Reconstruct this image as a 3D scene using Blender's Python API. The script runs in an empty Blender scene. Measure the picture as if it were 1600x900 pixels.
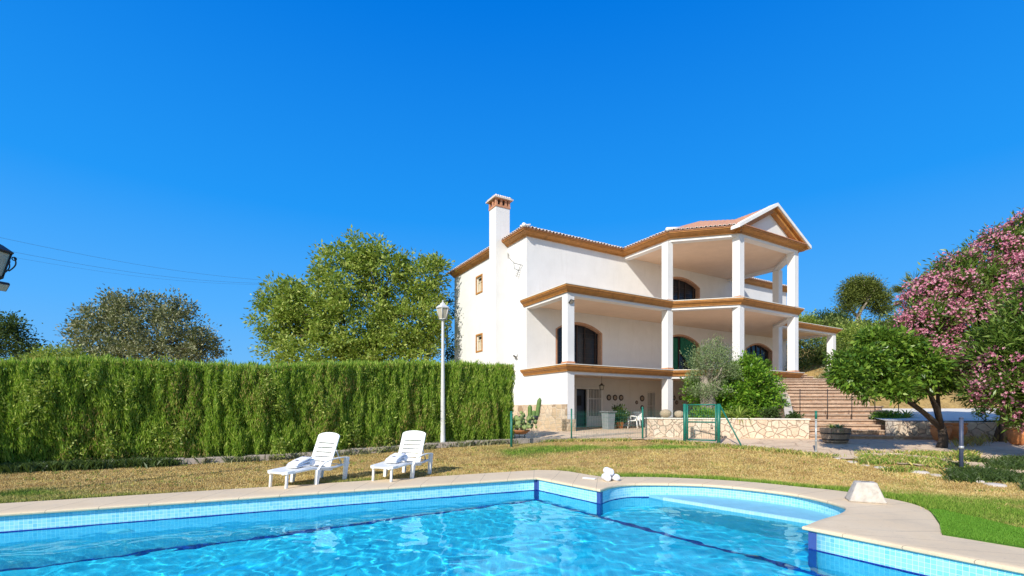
import bpy, bmesh, math, random
import numpy as np
from mathutils import Vector, Matrix
R = math.radians
PI = math.pi
rng = np.random.default_rng(7)
random.seed(7)
sc = bpy.context.scene
col = sc.collection
FPX, HOR, EYE = 750.0, 640.0, 1.45          # focal length and horizon measured on the 1600 px wide photo; eye height in m

# ---------------------------------------------------------------- camera
cam_d = bpy.data.cameras.new('camera'); cam = bpy.data.objects.new('camera', cam_d); col.objects.link(cam)
cam.location = (0, 0, EYE); cam.rotation_euler = (R(90), 0, 0)
cam_d.sensor_width = 36; cam_d.lens = FPX/1600*36
cam_d.shift_y = (HOR-450)/1600
cam_d.clip_start = 0.1; cam_d.clip_end = 2000
sc.camera = cam
# ---------------------------------------------------------------- light
SUN_EL, SUN_AZ = R(33.5), R(210.5)              # azimuth clockwise from +Y: the sun stands behind and left of the camera
sx, sy = math.sin(SUN_AZ)*math.cos(SUN_EL), math.cos(SUN_AZ)*math.cos(SUN_EL)
SUNV = Vector((sx, sy, math.sin(SUN_EL)))
w = bpy.data.worlds.new('World'); sc.world = w; w.use_nodes = True
nt = w.node_tree; bg = nt.nodes['Background']
sky = nt.nodes.new('ShaderNodeTexSky'); sky.sky_type = 'NISHITA'; sky.sun_disc = False
sky.sun_elevation = SUN_EL; sky.sun_rotation = SUN_AZ
sky.air_density = 1.0; sky.dust_density = 0.15; sky.ozone_density = 3.0; sky.altitude = 300
nt.links.new(sky.outputs[0], bg.inputs['Color']); bg.inputs['Strength'].default_value = 0.12
# the sky away from the sun is a deep clean blue, towards the sun it stays the paler physical sky
tc = nt.nodes.new('ShaderNodeTexCoord'); sp = nt.nodes.new('ShaderNodeSeparateXYZ'); nt.links.new(tc.outputs['Generated'], sp.inputs[0])
rp = nt.nodes.new('ShaderNodeValToRGB'); nt.links.new(sp.outputs[2], rp.inputs['Fac'])
el = rp.color_ramp.elements
for i,(p_,c_) in enumerate([(0,(.24,.52,.86)),(.05,(.17,.48,.88)),(.18,(.085,.41,.93)),(.36,(.016,.295,.87)),(.65,(.001,.175,.71)),(1,(.001,.11,.5))]):
    if i>=len(el): el.new(p_)
for i,(p_,c_) in enumerate([(0,(.24,.52,.86)),(.05,(.17,.48,.88)),(.18,(.085,.41,.93)),(.36,(.016,.295,.87)),(.65,(.001,.175,.71)),(1,(.001,.11,.5))]):
    el[i].position=p_; el[i].color=(*c_,1)
bg2 = nt.nodes.new('ShaderNodeBackground'); nt.links.new(rp.outputs[0], bg2.inputs['Color']); bg2.inputs['Strength'].default_value = 0.89
dt = nt.nodes.new('ShaderNodeVectorMath'); dt.operation='DOT_PRODUCT'; dt.inputs[1].default_value=(sx,sy,0); nt.links.new(tc.outputs['Generated'], dt.inputs[0])
mr = nt.nodes.new('ShaderNodeMapRange'); mr.interpolation_type='SMOOTHSTEP'; mr.inputs[1].default_value=-.15; mr.inputs[2].default_value=.45; nt.links.new(dt.outputs['Value'], mr.inputs[0])
mxs = nt.nodes.new('ShaderNodeMixShader'); nt.links.new(mr.outputs[0], mxs.inputs[0]); nt.links.new(bg2.outputs[0], mxs.inputs[1]); nt.links.new(bg.outputs[0], mxs.inputs[2])
nt.links.new(mxs.outputs[0], nt.nodes['World Output'].inputs['Surface'])
sl = bpy.data.lights.new('sun', 'SUN'); sl.energy = 4.4; sl.angle = R(0.5); sl.color = (1.0, .938, .83)
so = bpy.data.objects.new('sun', sl); col.objects.link(so); so.rotation_euler = (-SUNV).to_track_quat('-Z', 'Y').to_euler()
sc.view_settings.view_transform = 'Standard'; sc.view_settings.look = 'None'; sc.view_settings.gamma = 1
sc.view_settings.exposure = 0.28
sc.render.engine = 'CYCLES'; cy = sc.cycles
cy.use_denoising = True
try: cy.denoiser = 'OPENIMAGEDENOISE'
except Exception: pass
cy.max_bounces = 10; cy.diffuse_bounces = 4; cy.glossy_bounces = 4; cy.transmission_bounces = 6; cy.transparent_max_bounces = 12
cy.sample_clamp_indirect = 6

# ---------------------------------------------------------------- helpers
def P(px, py, z=0.0):
    """ground-plane point seen at a photo pixel, at height z"""
    Z = FPX*(EYE-z)/(py-HOR); return np.array([(px-800)/FPX*Z, Z])
def D(px, py, Z):
    """point at depth Z behind a photo pixel"""
    return np.array([(px-800)/FPX*Z, Z, EYE+(HOR-py)/FPX*Z])
def tag(o, label=None, cat=None, group=None, kind=None):
    if label: o['label'] = label
    if cat: o['category'] = cat
    if group: o['group'] = group
    if kind: o['kind'] = kind
    return o
def empty(name, loc=(0,0,0), rz=0, **k):
    o = bpy.data.objects.new(name, None); col.objects.link(o); o.location = loc; o.rotation_euler = (0,0,rz)
    o.empty_display_size = .2
    return tag(o, **k)
def link(name, me, parent=None):
    o = bpy.data.objects.new(name, me); col.objects.link(o)
    if parent is not None: o.parent = parent
    return o
def copy_tree(o, parent=None):
    c = o.copy(); col.objects.link(c); c.parent = parent
    for ch in [x for x in bpy.data.objects if x.parent == o]: copy_tree(ch, c)
    return c
def np_mesh(name, V, F, mat, parent=None, smooth=False, attrs=None, uv=None, nside=None):
    V = np.asarray(V, np.float32); F = np.asarray(F, np.int32)
    me = bpy.data.meshes.new(name); k = F.shape[1]
    me.vertices.add(len(V)); me.vertices.foreach_set('co', V.ravel())
    me.loops.add(F.size); me.loops.foreach_set('vertex_index', F.ravel())
    me.polygons.add(len(F)); me.polygons.foreach_set('loop_start', np.arange(0, F.size, k, dtype=np.int32))
    me.update(calc_edges=True)
    if smooth: me.polygons.foreach_set('use_smooth', np.ones(len(F), bool))
    for n, a in (attrs or {}).items():
        at = me.attributes.new(n, 'FLOAT', 'POINT'); at.data.foreach_set('value', np.asarray(a, np.float32))
    if uv is not None:
        l = me.uv_layers.new(name='UVMap'); l.data.foreach_set('uv', np.asarray(uv, np.float32)[F.ravel()].ravel())
    me.materials.append(mat); me.validate()
    return link(name, me, parent)
class MB:
    def __init__(s): s.v=[]; s.f=[]; s.uv={}
    def add(s, vs, fs):
        b=len(s.v); s.v += [tuple(map(float,v)) for v in vs]; s.f += [tuple(b+i for i in f) for f in fs]; return b
    def box(s, x0,x1,y0,y1,z0,z1, M=None):
        vs=[(x,y,z) for z in (z0,z1) for x,y in ((x0,y0),(x1,y0),(x1,y1),(x0,y1))]
        if M is not None: vs=[tuple(M@Vector(v)) for v in vs]
        s.add(vs, [(3,2,1,0),(4,5,6,7),(0,1,5,4),(1,2,6,5),(2,3,7,6),(3,0,4,7)]); return s
    def prism(s, poly, z0, z1, M=None):
        n=len(poly); z0s = z0 if hasattr(z0,'__len__') else [z0]*n; z1s = z1 if hasattr(z1,'__len__') else [z1]*n
        vs=[(p[0],p[1],z) for p,z in zip(poly,z0s)]+[(p[0],p[1],z) for p,z in zip(poly,z1s)]
        if M is not None: vs=[tuple(M@Vector(v)) for v in vs]
        s.add(vs, [tuple(range(n-1,-1,-1)), tuple(range(n,2*n))]+[(i,(i+1)%n,n+(i+1)%n,n+i) for i in range(n)]); return s
    def tube(s, pts, rad, n=8, cap=True, flat=1.0):
        pts=[Vector(p) for p in pts]; m=len(pts)
        rad = rad if hasattr(rad,'__len__') else [rad]*m
        vs=[]; ref=None
        for i,p in enumerate(pts):
            t=(pts[min(i+1,m-1)]-pts[max(i-1,0)]).normalized()
            if ref is None:
                ref = Vector((0,0,1)) if abs(t.z)<.9 else Vector((1,0,0))
            a=t.cross(ref)
            if a.length<1e-4: a=t.orthogonal()
            a.normalize(); b=a.cross(t).normalized(); ref=b
            for k in range(n):
                q=2*PI*k/n; vs.append(p+(a*math.cos(q)+b*math.sin(q)*flat)*rad[i])
        fs=[(i*n+k, i*n+(k+1)%n, (i+1)*n+(k+1)%n, (i+1)*n+k) for i in range(m-1) for k in range(n)]
        if cap: fs += [tuple(range(n-1,-1,-1)), tuple(range((m-1)*n, m*n))]
        s.add(vs, fs); return s
    def lathe(s, prof, c=(0,0,0), n=20, cap=True):
        vs=[(c[0]+r*math.cos(2*PI*k/n), c[1]+r*math.sin(2*PI*k/n), c[2]+z) for r,z in prof for k in range(n)]
        m=len(prof); fs=[(i*n+k, i*n+(k+1)%n, (i+1)*n+(k+1)%n, (i+1)*n+k) for i in range(m-1) for k in range(n)]
        if cap: fs += [tuple(range(n-1,-1,-1)), tuple(range((m-1)*n, m*n))]
        s.add(vs, fs); return s
    def sweep(s, path, prof, closed=False):
        """profile (outward, z) swept along a plan path with mitred corners; outward = right-hand side of travel"""
        n=len(path); p=[Vector((q[0],q[1])) for q in path]; offs=[]
        for i in range(n):
            d0 = (p[i]-p[i-1]).normalized() if (i>0 or closed) else None
            d1 = (p[(i+1)%n]-p[i]).normalized() if (i<n-1 or closed) else None
            if d0 is None: d0=d1
            if d1 is None: d1=d0
            n0=Vector((d0.y,-d0.x)); n1=Vector((d1.y,-d1.x)); b=(n0+n1).normalized(); offs.append(b/max(.3,b.dot(n0)))
        k=len(prof); vs=[(p[i].x+offs[i].x*o, p[i].y+offs[i].y*o, z) for i in range(n) for o,z in prof]
        m = n if closed else n-1
        fs=[(i*k+j, i*k+(j+1)%k, ((i+1)%n)*k+(j+1)%k, ((i+1)%n)*k+j) for i in range(m) for j in range(k)]
        if not closed: fs += [tuple(range(k-1,-1,-1)), tuple((n-1)*k+j for j in range(k))]
        s.add(vs, fs); return s
    def build(s, name, mat, parent=None, smooth=False, bevel=0, recalc=True):
        me=bpy.data.meshes.new(name); me.from_pydata(s.v, [], s.f); me.materials.append(mat)
        if recalc or bevel:
            bm=bmesh.new(); bm.from_mesh(me); bmesh.ops.recalc_face_normals(bm, faces=bm.faces)
            bm.to_mesh(me); bm.free()
        if smooth: me.polygons.foreach_set('use_smooth', np.ones(len(me.polygons), bool))
        o=link(name, me, parent)
        if bevel:
            b=o.modifiers.new('bevel','BEVEL'); b.width=bevel; b.segments=2; b.limit_method='ANGLE'
        return o
def smooth_angle(o, deg=35):
    me=o.data; me.polygons.foreach_set('use_smooth', np.ones(len(me.polygons), bool))
    try: me.set_sharp_from_angle(angle=R(deg))
    except Exception: pass
    return o
# value noise
_perm = rng.random(65536).astype(np.float32)
def _h(ix, iy, iz): return _perm[(ix*73856093 ^ iy*19349663 ^ iz*83492791) & 65535]
def vnoise(x, y, z=0.0):
    x=np.asarray(x,float); y=np.asarray(y,float)+0*x; z=np.asarray(z,float)+0*x
    ix=np.floor(x).astype(np.int64); iy=np.floor(y).astype(np.int64); iz=np.floor(z).astype(np.int64)
    fx=x-ix; fy=y-iy; fz=z-iz; fx=fx*fx*(3-2*fx); fy=fy*fy*(3-2*fy); fz=fz*fz*(3-2*fz)
    r=0
    for dx in (0,1):
        for dy in (0,1):
            for dz in (0,1):
                r = r + _h(ix+dx,iy+dy,iz+dz)*(fx if dx else 1-fx)*(fy if dy else 1-fy)*(fz if dz else 1-fz)
    return r
def fbm(x,y,z=0.0,o=3):
    r=0; a=1; t=0
    for i in range(o): r=r+a*vnoise(x*2**i,y*2**i,np.asarray(z)*2**i+7*i); t+=a; a*=.5
    return r/t
def sstep(a,b,x): t=np.clip((x-a)/(b-a),0,1); return t*t*(3-2*t)
def inpoly(x, y, poly):
    x=np.asarray(x,float); y=np.asarray(y,float); c=np.zeros(x.shape,bool); n=len(poly)
    for i in range(n):
        x1,y1=poly[i][:2]; x2,y2=poly[i-1][:2]
        if y1==y2: continue
        c ^= ((y1>y)!=(y2>y)) & (x < (x2-x1)*(y-y1)/(y2-y1)+x1)
    return c
def segdist(x, y, poly, closed=True):
    d=np.full(np.shape(x),1e9); n=len(poly)
    for i in range(0 if closed else 1, n):
        ax,ay=poly[i-1][:2]; bx,by=poly[i][:2]; dx,dy=bx-ax,by-ay
        t=np.clip(((x-ax)*dx+(y-ay)*dy)/(dx*dx+dy*dy+1e-12),0,1)
        d=np.minimum(d, np.hypot(x-ax-t*dx, y-ay-t*dy))
    return d
def catmull(pts, n=6):
    pts=[np.asarray(p,float) for p in pts]; e=[2*pts[0]-pts[1]]+pts+[2*pts[-1]-pts[-2]]; out=[]
    for i in range(1,len(e)-2):
        for k in range(n):
            t=k/n; a,b,c,d=e[i-1:i+3]
            out.append(.5*((2*b)+(-a+c)*t+(2*a-5*b+4*c-d)*t*t+(-a+3*b-3*c+d)*t**3))
    out.append(pts[-1]); return out

# ---------------------------------------------------------------- materials
def new_mat(name):
    m=bpy.data.materials.new(name); m.use_nodes=True; n=m.node_tree.nodes; b=n['Principled BSDF']; return m, m.node_tree, b
class N:
    """tiny node-building aid"""
    def __init__(s, nt): s.nt=nt
    def __call__(s, typ, **kw):
        n=s.nt.nodes.new(typ)
        for k,v in kw.items():
            if k.startswith('i_'): n.inputs[k[2:].replace('_',' ')].default_value=v
            else: setattr(n,k,v)
        return n
    def l(s,a,b): s.nt.links.new(a,b)
def ramp(g, fac, stops, interp='LINEAR'):
    r=g('ShaderNodeValToRGB'); r.color_ramp.interpolation=interp; e=r.color_ramp.elements
    while len(e)<len(stops): e.new(.5)
    for i,(p,c) in enumerate(stops): e[i].position=p; e[i].color=(*c,1) if len(c)==3 else c
    g.l(fac, r.inputs['Fac']); return r.outputs['Color']
def mix(g, fac, a, b, mode='MIX'):
    m=g('ShaderNodeMix'); m.data_type='RGBA'; m.blend_type=mode
    for s_,v in ((m.inputs[0],fac),(m.inputs[6],a),(m.inputs[7],b)):
        if hasattr(v,'is_linked'): g.l(v,s_)
        elif isinstance(v,(int,float)): s_.default_value=v
        else: s_.default_value=(*v,1)
    return m.outputs[2]
def noise(g, scale, detail=4, rough=.6, vec=None, dist=0):
    n=g('ShaderNodeTexNoise'); n.inputs['Scale'].default_value=scale; n.inputs['Detail'].default_value=detail
    n.inputs['Roughness'].default_value=rough; n.inputs['Distortion'].default_value=dist
    if vec is not None: g.l(vec,n.inputs['Vector'])
    return n.outputs['Fac']
def bump(g, h, b, strength=.3, dist=.01):
    n=g('ShaderNodeBump'); n.inputs['Strength'].default_value=strength; n.inputs['Distance'].default_value=dist
    g.l(h,n.inputs['Height']); g.l(n.outputs[0], b.inputs['Normal'])
def coords(g, kind='Object', scale=(1,1,1)):
    t=g('ShaderNodeTexCoord'); m=g('ShaderNodeMapping'); m.inputs['Scale'].default_value=scale
    g.l(t.outputs[kind], m.inputs['Vector']); return m.outputs[0]
def simple(name, c, rough=.6, var=.12, nscale=6, bmp=.2, bdist=.004, metal=0, kind='Object', dirt=None, spec=.4, scale=(1,1,1)):
    m,nt_,b=new_mat(name); g=N(nt_); v=coords(g,kind,scale)
    n=noise(g,nscale,6,.65,v)
    lo=tuple(max(0,x*(1-var)) for x in c); hi=tuple(min(1,x*(1+var)) for x in c)
    cc=ramp(g,n,[(.3,lo),(.7,hi)])
    if dirt:
        dn=noise(g,dirt[1],5,.7,v); cc=mix(g, ramp(g,dn,[(dirt[2],(0,0,0)),(dirt[2]+.18,(1,1,1))]), cc, dirt[0])
    g.l(cc,b.inputs['Base Color']); b.inputs['Roughness'].default_value=rough; b.inputs['Metallic'].default_value=metal
    b.inputs['Specular IOR Level'].default_value=spec
    if bmp: bump(g, noise(g,nscale*9,4,.7,v), b, bmp, bdist)
    return m
def leafmat(name, cols, rough=.5, trans=.25, spec=.35):
    m,nt_,b=new_mat(name); g=N(nt_); geo=g('ShaderNodeNewGeometry')
    v=coords(g); n=noise(g,1.3,3,.6,v)
    rnd=geo.outputs['Random Per Island']
    a=g('ShaderNodeMath',operation='MULTIPLY_ADD'); a.inputs[1].default_value=.65; g.l(rnd,a.inputs[0])
    s=g('ShaderNodeMath',operation='MULTIPLY'); s.inputs[1].default_value=.35; g.l(n,s.inputs[0]); g.l(s.outputs[0],a.inputs[2])
    k=len(cols); cc=ramp(g,a.outputs[0],[(.05+.9*i/(k-1),c) for i,c in enumerate(cols)])
    g.l(cc,b.inputs['Base Color']); b.inputs['Roughness'].default_value=rough; b.inputs['Specular IOR Level'].default_value=spec
    tr=g('ShaderNodeBsdfTranslucent'); g.l(mix(g,.5,cc,(.35,.5,.05),'MIX'),tr.inputs['Color'])
    ms=g('ShaderNodeMixShader'); ms.inputs[0].default_value=trans
    g.l(b.outputs[0],ms.inputs[1]); g.l(tr.outputs[0],ms.inputs[2]); g.l(ms.outputs[0],nt_.nodes['Material Output'].inputs['Surface'])
    return m
M={}
# plaster
m,nt_,b=new_mat('white_plaster'); g=N(nt_); v=coords(g)
vs=coords(g,'Object',(1.2,1.2,.18))
c=ramp(g,noise(g,1.1,6,.65,v),[(.3,(.69,.685,.675)),(.65,(.75,.745,.735))])
c=mix(g,ramp(g,noise(g,2.2,6,.7,vs),[(.54,(0,0,0)),(.80,(.5,.5,.5))]),c,(.58,.56,.53))
g.l(c,b.inputs['Base Color']); b.inputs['Roughness'].default_value=.85; b.inputs['Specular IOR Level'].default_value=.2
bump(g,noise(g,45,5,.75,v),b,.35,.006); M['plaster']=m
M['ceiling']=simple('warm_bounce_ceiling_plaster',(.74,.58,.45),.9,.05,2,.15)  # warm bounce light from the ground is put into the ceiling colour
M['ochre']=simple('ochre_cornice_paint',(.46,.205,.05),.55,.16,5,.25,.004,dirt=((.27,.12,.035),2.2,.54))
M['cap']=simple('cream_slab_edge',(.74,.70,.62),.7,.08,6,.2,dirt=((.4,.36,.3),5,.62))
M['terra']=simple('terracotta',(.50,.235,.13),.75,.25,9,.35,.006,dirt=((.62,.5,.4),6,.58))
M['potterra']=simple('orange_clay_pot',(.55,.21,.075),.7,.2,7,.3)
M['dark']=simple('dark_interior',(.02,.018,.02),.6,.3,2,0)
M['iron']=simple('black_iron',(.02,.02,.022),.45,.3,20,.1)
M['green_metal']=simple('green_painted_steel',(.015,.16,.115),.4,.2,18,.15,.002,dirt=((.08,.16,.13),22,.66))
M['galv']=simple('galvanised_steel',(.42,.44,.45),.45,.2,14,.15,.002,metal=.35)
M['navy_pole']=simple('blue_grey_painted_pole',(.055,.07,.12),.5,.25,10,.15)
M['white_plastic']=simple('white_resin',(.80,.80,.77),.42,.04,8,.05)
M['white_paint']=simple('white_painted_metal',(.80,.79,.76),.45,.06,10,.1,dirt=((.55,.52,.46),16,.68))
M['lamp_paint']=simple('grey_white_lamp_paint',(.60,.60,.585),.5,.08,10,.1,dirt=((.40,.36,.30),12,.6))
M['towel']=simple('white_terry_towel',(.82,.82,.86),.95,.05,60,.8,.006)
M['stitch']=simple('grey_stitching',(.12,.12,.16),.9,.1,30,0)
M['grey_box']=simple('grey_planter_paint',(.22,.245,.26),.55,.15,8,.15)
M['bark']=simple('brown_bark',(.13,.095,.065),.95,.4,14,.9,.02,scale=(1,1,.35))
M['olive_bark']=simple('pale_olive_bark',(.36,.30,.24),.95,.4,9,1.0,.03,scale=(1,1,.4))
M['dark_bark']=simple('dark_tree_bark',(.07,.052,.04),.95,.4,14,.9,.02,scale=(1,1,.35))
M['concrete']=simple('pale_concrete',(.56,.50,.44),.9,.2,5,.5,.008,dirt=((.30,.26,.22),6,.6))
M['block']=simple('grey_brown_kerb_block',(.40,.34,.29),.9,.22,7,.6,.01,dirt=((.2,.17,.13),9,.6))
M['bollard']=simple('rough_cast_concrete',(.60,.54,.47),.95,.22,11,1.0,.015,dirt=((.30,.2,.15),13,.62))
M['soil']=simple('brown_soil',(.20,.135,.085),1,.35,7,1,.03)
M['bank']=simple('tan_hillside_soil',(.36,.235,.15),1,.25,.9,.8,.05,dirt=((.12,.13,.05),1.6,.60))
M['whitewash']=simple('whitewashed_concrete',(.78,.78,.76),.8,.08,3,.3,dirt=((.5,.48,.44),4,.62))
M['ramp']=simple('sun_bleached_concrete',(.80,.74,.63),.85,.08,3,.3,dirt=((.5,.44,.34),3,.56))
M['glass_lamp']=simple('frosted_lamp_glass',(.46,.42,.33),.25,.08,4,0)
M['plate_dark']=simple('dark_ceramic_rim',(.05,.04,.045),.3,.3,20,0)
M['plate_light']=simple('glazed_plate_centre',(.45,.36,.28),.3,.6,40,0)
M['curtain']=simple('green_curtain',(.015,.14,.085),.9,.25,5,.2)
M['bluegrey_door']=simple('blue_grey_door_panel',(.06,.08,.12),.5,.2,4,.1)
M['frame_cream']=simple('cream_window_frame',(.62,.55,.42),.6,.08,6,.1)
M['wire']=simple('dark_cable',(.06,.07,.10),.7,.1,3,0)
m,nt_,b=new_mat('dark_window_glass'); b.inputs['Base Color'].default_value=(.018,.02,.026,1); b.inputs['Roughness'].default_value=.12; b.inputs['Specular IOR Level'].default_value=.3; M['glass']=m
# brick surround / brick steps
def brickmat(name, c1, c2, mortar, scale, kind='Object', vec=(1,1,1), rough=.9):
    m,nt_,b=new_mat(name); g=N(nt_); v=coords(g,kind,vec)
    t=g('ShaderNodeTexBrick'); t.inputs['Scale'].default_value=scale; t.inputs['Color1'].default_value=(*c1,1); t.inputs['Color2'].default_value=(*c2,1)
    t.inputs['Mortar'].default_value=(*mortar,1); t.inputs['Mortar Size'].default_value=.03; t.inputs['Bias'].default_value=0; g.l(v,t.inputs['Vector'])
    n=noise(g,7,6,.75,coords(g)); c=mix(g,.5,t.outputs['Color'],ramp(g,n,[(.3,(.28,.28,.28)),(.7,(.75,.75,.75))]),'OVERLAY')
    g.l(c,b.inputs['Base Color']); b.inputs['Roughness'].default_value=rough
    bump(g,mix(g,.5,t.outputs['Fac'],noise(g,30,5,.8,coords(g))),b,.6,.01); return m
M['brick']=brickmat('brick_surround',(.40,.19,.11),(.50,.28,.17),(.5,.42,.34),9)
m,nt_,b=new_mat('weathered_brick_paving'); g=N(nt_); t_=g('ShaderNodeTexCoord'); sp_=g('ShaderNodeSeparateXYZ'); g.l(t_.outputs['Object'],sp_.inputs[0])
ad=g('ShaderNodeMath',operation='MULTIPLY_ADD'); ad.inputs[1].default_value=.55; g.l(sp_.outputs[1],ad.inputs[0]); g.l(sp_.outputs[0],ad.inputs[2])
cb=g('ShaderNodeCombineXYZ'); g.l(ad.outputs[0],cb.inputs[0]); g.l(sp_.outputs[2],cb.inputs[1])
t=g('ShaderNodeTexBrick'); t.inputs['Scale'].default_value=1; t.inputs['Brick Width'].default_value=.26; t.inputs['Row Height'].default_value=.075; t.inputs['Mortar Size'].default_value=.008
t.inputs['Color1'].default_value=(.42,.26,.17,1); t.inputs['Color2'].default_value=(.56,.39,.28,1); t.inputs['Mortar'].default_value=(.40,.32,.25,1); g.l(cb.outputs[0],t.inputs['Vector'])
c=mix(g,.6,t.outputs['Color'],ramp(g,noise(g,6,6,.8,coords(g)),[(.3,(.22,.2,.2)),(.7,(.8,.8,.78))]),'OVERLAY'); g.l(c,b.inputs['Base Color']); b.inputs['Roughness'].default_value=.95
bump(g,noise(g,22,6,.8,coords(g)),b,.8,.015); M['step']=m
M['tread']=simple('pale_brick_treads',(.50,.36,.255),.95,.38,5,.8,.015,dirt=((.24,.17,.13),5,.50))
# stones
def stonemat(name, cols, mortar, scale, rough=.9, edge=.05, vecs=(1,1,1)):
    m,nt_,b=new_mat(name); g=N(nt_); v=coords(g,'Object',vecs)
    dn=g('ShaderNodeTexNoise'); dn.inputs['Scale'].default_value=3; dn.inputs['Detail'].default_value=3; g.l(v,dn.inputs['Vector'])
    vm=g('ShaderNodeVectorMath',operation='MULTIPLY_ADD'); vm.inputs[1].default_value=(.16,.16,.16); g.l(dn.outputs['Color'],vm.inputs[0]); g.l(v,vm.inputs[2])
    a=g('ShaderNodeTexVoronoi'); a.feature='DISTANCE_TO_EDGE'; a.inputs['Scale'].default_value=scale; g.l(vm.outputs[0],a.inputs['Vector'])
    f=g('ShaderNodeTexVoronoi'); f.inputs['Scale'].default_value=scale; g.l(vm.outputs[0],f.inputs['Vector'])
    sep=g('ShaderNodeSeparateColor'); g.l(f.outputs['Color'],sep.inputs[0])
    c=ramp(g,sep.outputs[0],[(i/(len(cols)-1),x) for i,x in enumerate(cols)])
    c=mix(g,.45,c,ramp(g,noise(g,9,6,.75,v),[(.3,(.3,.3,.3)),(.7,(.72,.72,.72))]),'OVERLAY')
    e=ramp(g,a.outputs['Distance'],[(edge*.35,(1,1,1)),(edge,(0,0,0))])
    c=mix(g,e,c,mortar); g.l(c,b.inputs['Base Color']); b.inputs['Roughness'].default_value=rough
    bump(g,mix(g,.35,ramp(g,a.outputs['Distance'],[(0,(0,0,0)),(edge*1.6,(1,1,1))]),noise(g,16,5,.8,v)),b,.9,.03); return m
M['stone']=stonemat('crazy_paved_stone_wall',[(.60,.49,.38),(.66,.54,.41),(.60,.44,.32),(.68,.59,.48)],(.36,.27,.20),4.2,edge=.05)
M['plinth']=stonemat('rough_ochre_stone_plinth',[(.48,.36,.23),(.56,.43,.28),(.62,.50,.36),(.30,.20,.12)],(.52,.43,.32),2.4,edge=.07)
M['paving']=stonemat('pale_stone_paving',[(.66,.49,.33),(.72,.55,.38),(.69,.51,.345)],(.50,.36,.24),1.1,edge=.03)
# pool tile (uses UVs in metres)
def tilemat(name, cols, grout, size=.05, kind='UV', rough=.25):
    m,nt_,b=new_mat(name); g=N(nt_); t=g('ShaderNodeTexCoord')
    def fr(o):
        a=g('ShaderNodeVectorMath',operation='SCALE'); a.inputs[3].default_value=1/size; g.l(t.outputs[o],a.inputs[0]); return a.outputs[0]
    v=fr(kind); fl=g('ShaderNodeVectorMath',operation='FLOOR'); g.l(v,fl.inputs[0])
    fc=g('ShaderNodeVectorMath',operation='FRACTION'); g.l(v,fc.inputs[0])
    wn=g('ShaderNodeTexWhiteNoise'); wn.noise_dimensions='3D'; g.l(fl.outputs[0],wn.inputs['Vector'])
    c=ramp(g,wn.outputs['Value'],[(i/(len(cols)-1),x) for i,x in enumerate(cols)])
    sp=g('ShaderNodeSeparateXYZ'); g.l(fc.outputs[0],sp.inputs[0])
    def edge(o):
        a=g('ShaderNodeMath',operation='LESS_THAN'); a.inputs[1].default_value=.09; g.l(o,a.inputs[0]); return a.outputs[0]
    mx=g('ShaderNodeMath',operation='MAXIMUM'); g.l(edge(sp.outputs[0]),mx.inputs[0]); g.l(edge(sp.outputs[1]),mx.inputs[1])
    c=mix(g,mx.outputs[0],c,grout); g.l(c,b.inputs['Base Color']); b.inputs['Roughness'].default_value=rough; b.inputs['Specular IOR Level'].default_value=.3
    return m
M['tile']=tilemat('light_blue_mosaic',[(.20,.58,.74),(.26,.64,.78),(.32,.68,.82),(.17,.53,.71)],(.58,.80,.84))
M['tile_floor']=tilemat('blue_mosaic_floor',[(.07,.60,.80),(.10,.66,.84),(.14,.70,.86)],(.25,.74,.86))
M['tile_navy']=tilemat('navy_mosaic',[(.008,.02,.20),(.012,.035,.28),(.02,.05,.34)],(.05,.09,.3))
M['tile_white']=tilemat('white_step_mosaic',[(.30,.58,.68),(.36,.62,.71),(.27,.55,.67)],(.2,.45,.58))
M['shelf']=simple('light_blue_step_render',(.20,.50,.66),.5,.08,5,.1)
# coping
m,nt_,b=new_mat('beige_coping_stone'); g=N(nt_); v=coords(g)
c=ramp(g,noise(g,2.2,6,.7,v),[(.3,(.70,.54,.345)),(.7,(.79,.64,.44))])
c=mix(g,ramp(g,noise(g,26,3,.6,v),[(.60,(0,0,0)),(.75,(.5,.5,.5))]),c,(.38,.31,.23)); c=mix(g,ramp(g,noise(g,1.1,7,.75,v),[(.48,(0,0,0)),(.68,(.6,.6,.6))]),c,(.50,.39,.26))
u=g('ShaderNodeUVMap'); sp=g('ShaderNodeSeparateXYZ'); g.l(u.outputs[0],sp.inputs[0])
fr=g('ShaderNodeMath',operation='FRACT'); g.l(sp.outputs[0],fr.inputs[0]); ls=g('ShaderNodeMath',operation='LESS_THAN'); ls.inputs[1].default_value=.014; g.l(fr.outputs[0],ls.inputs[0])
mm=g('ShaderNodeMath',operation='MULTIPLY'); mm.inputs[1].default_value=.85; g.l(ls.outputs[0],mm.inputs[0])
c=mix(g,mm.outputs[0],c,(.25,.2,.15)); g.l(c,b.inputs['Base Color']); b.inputs['Roughness'].default_value=.8
bump(g,noise(g,60,5,.75,v),b,.35,.004); M['coping']=m
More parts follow.
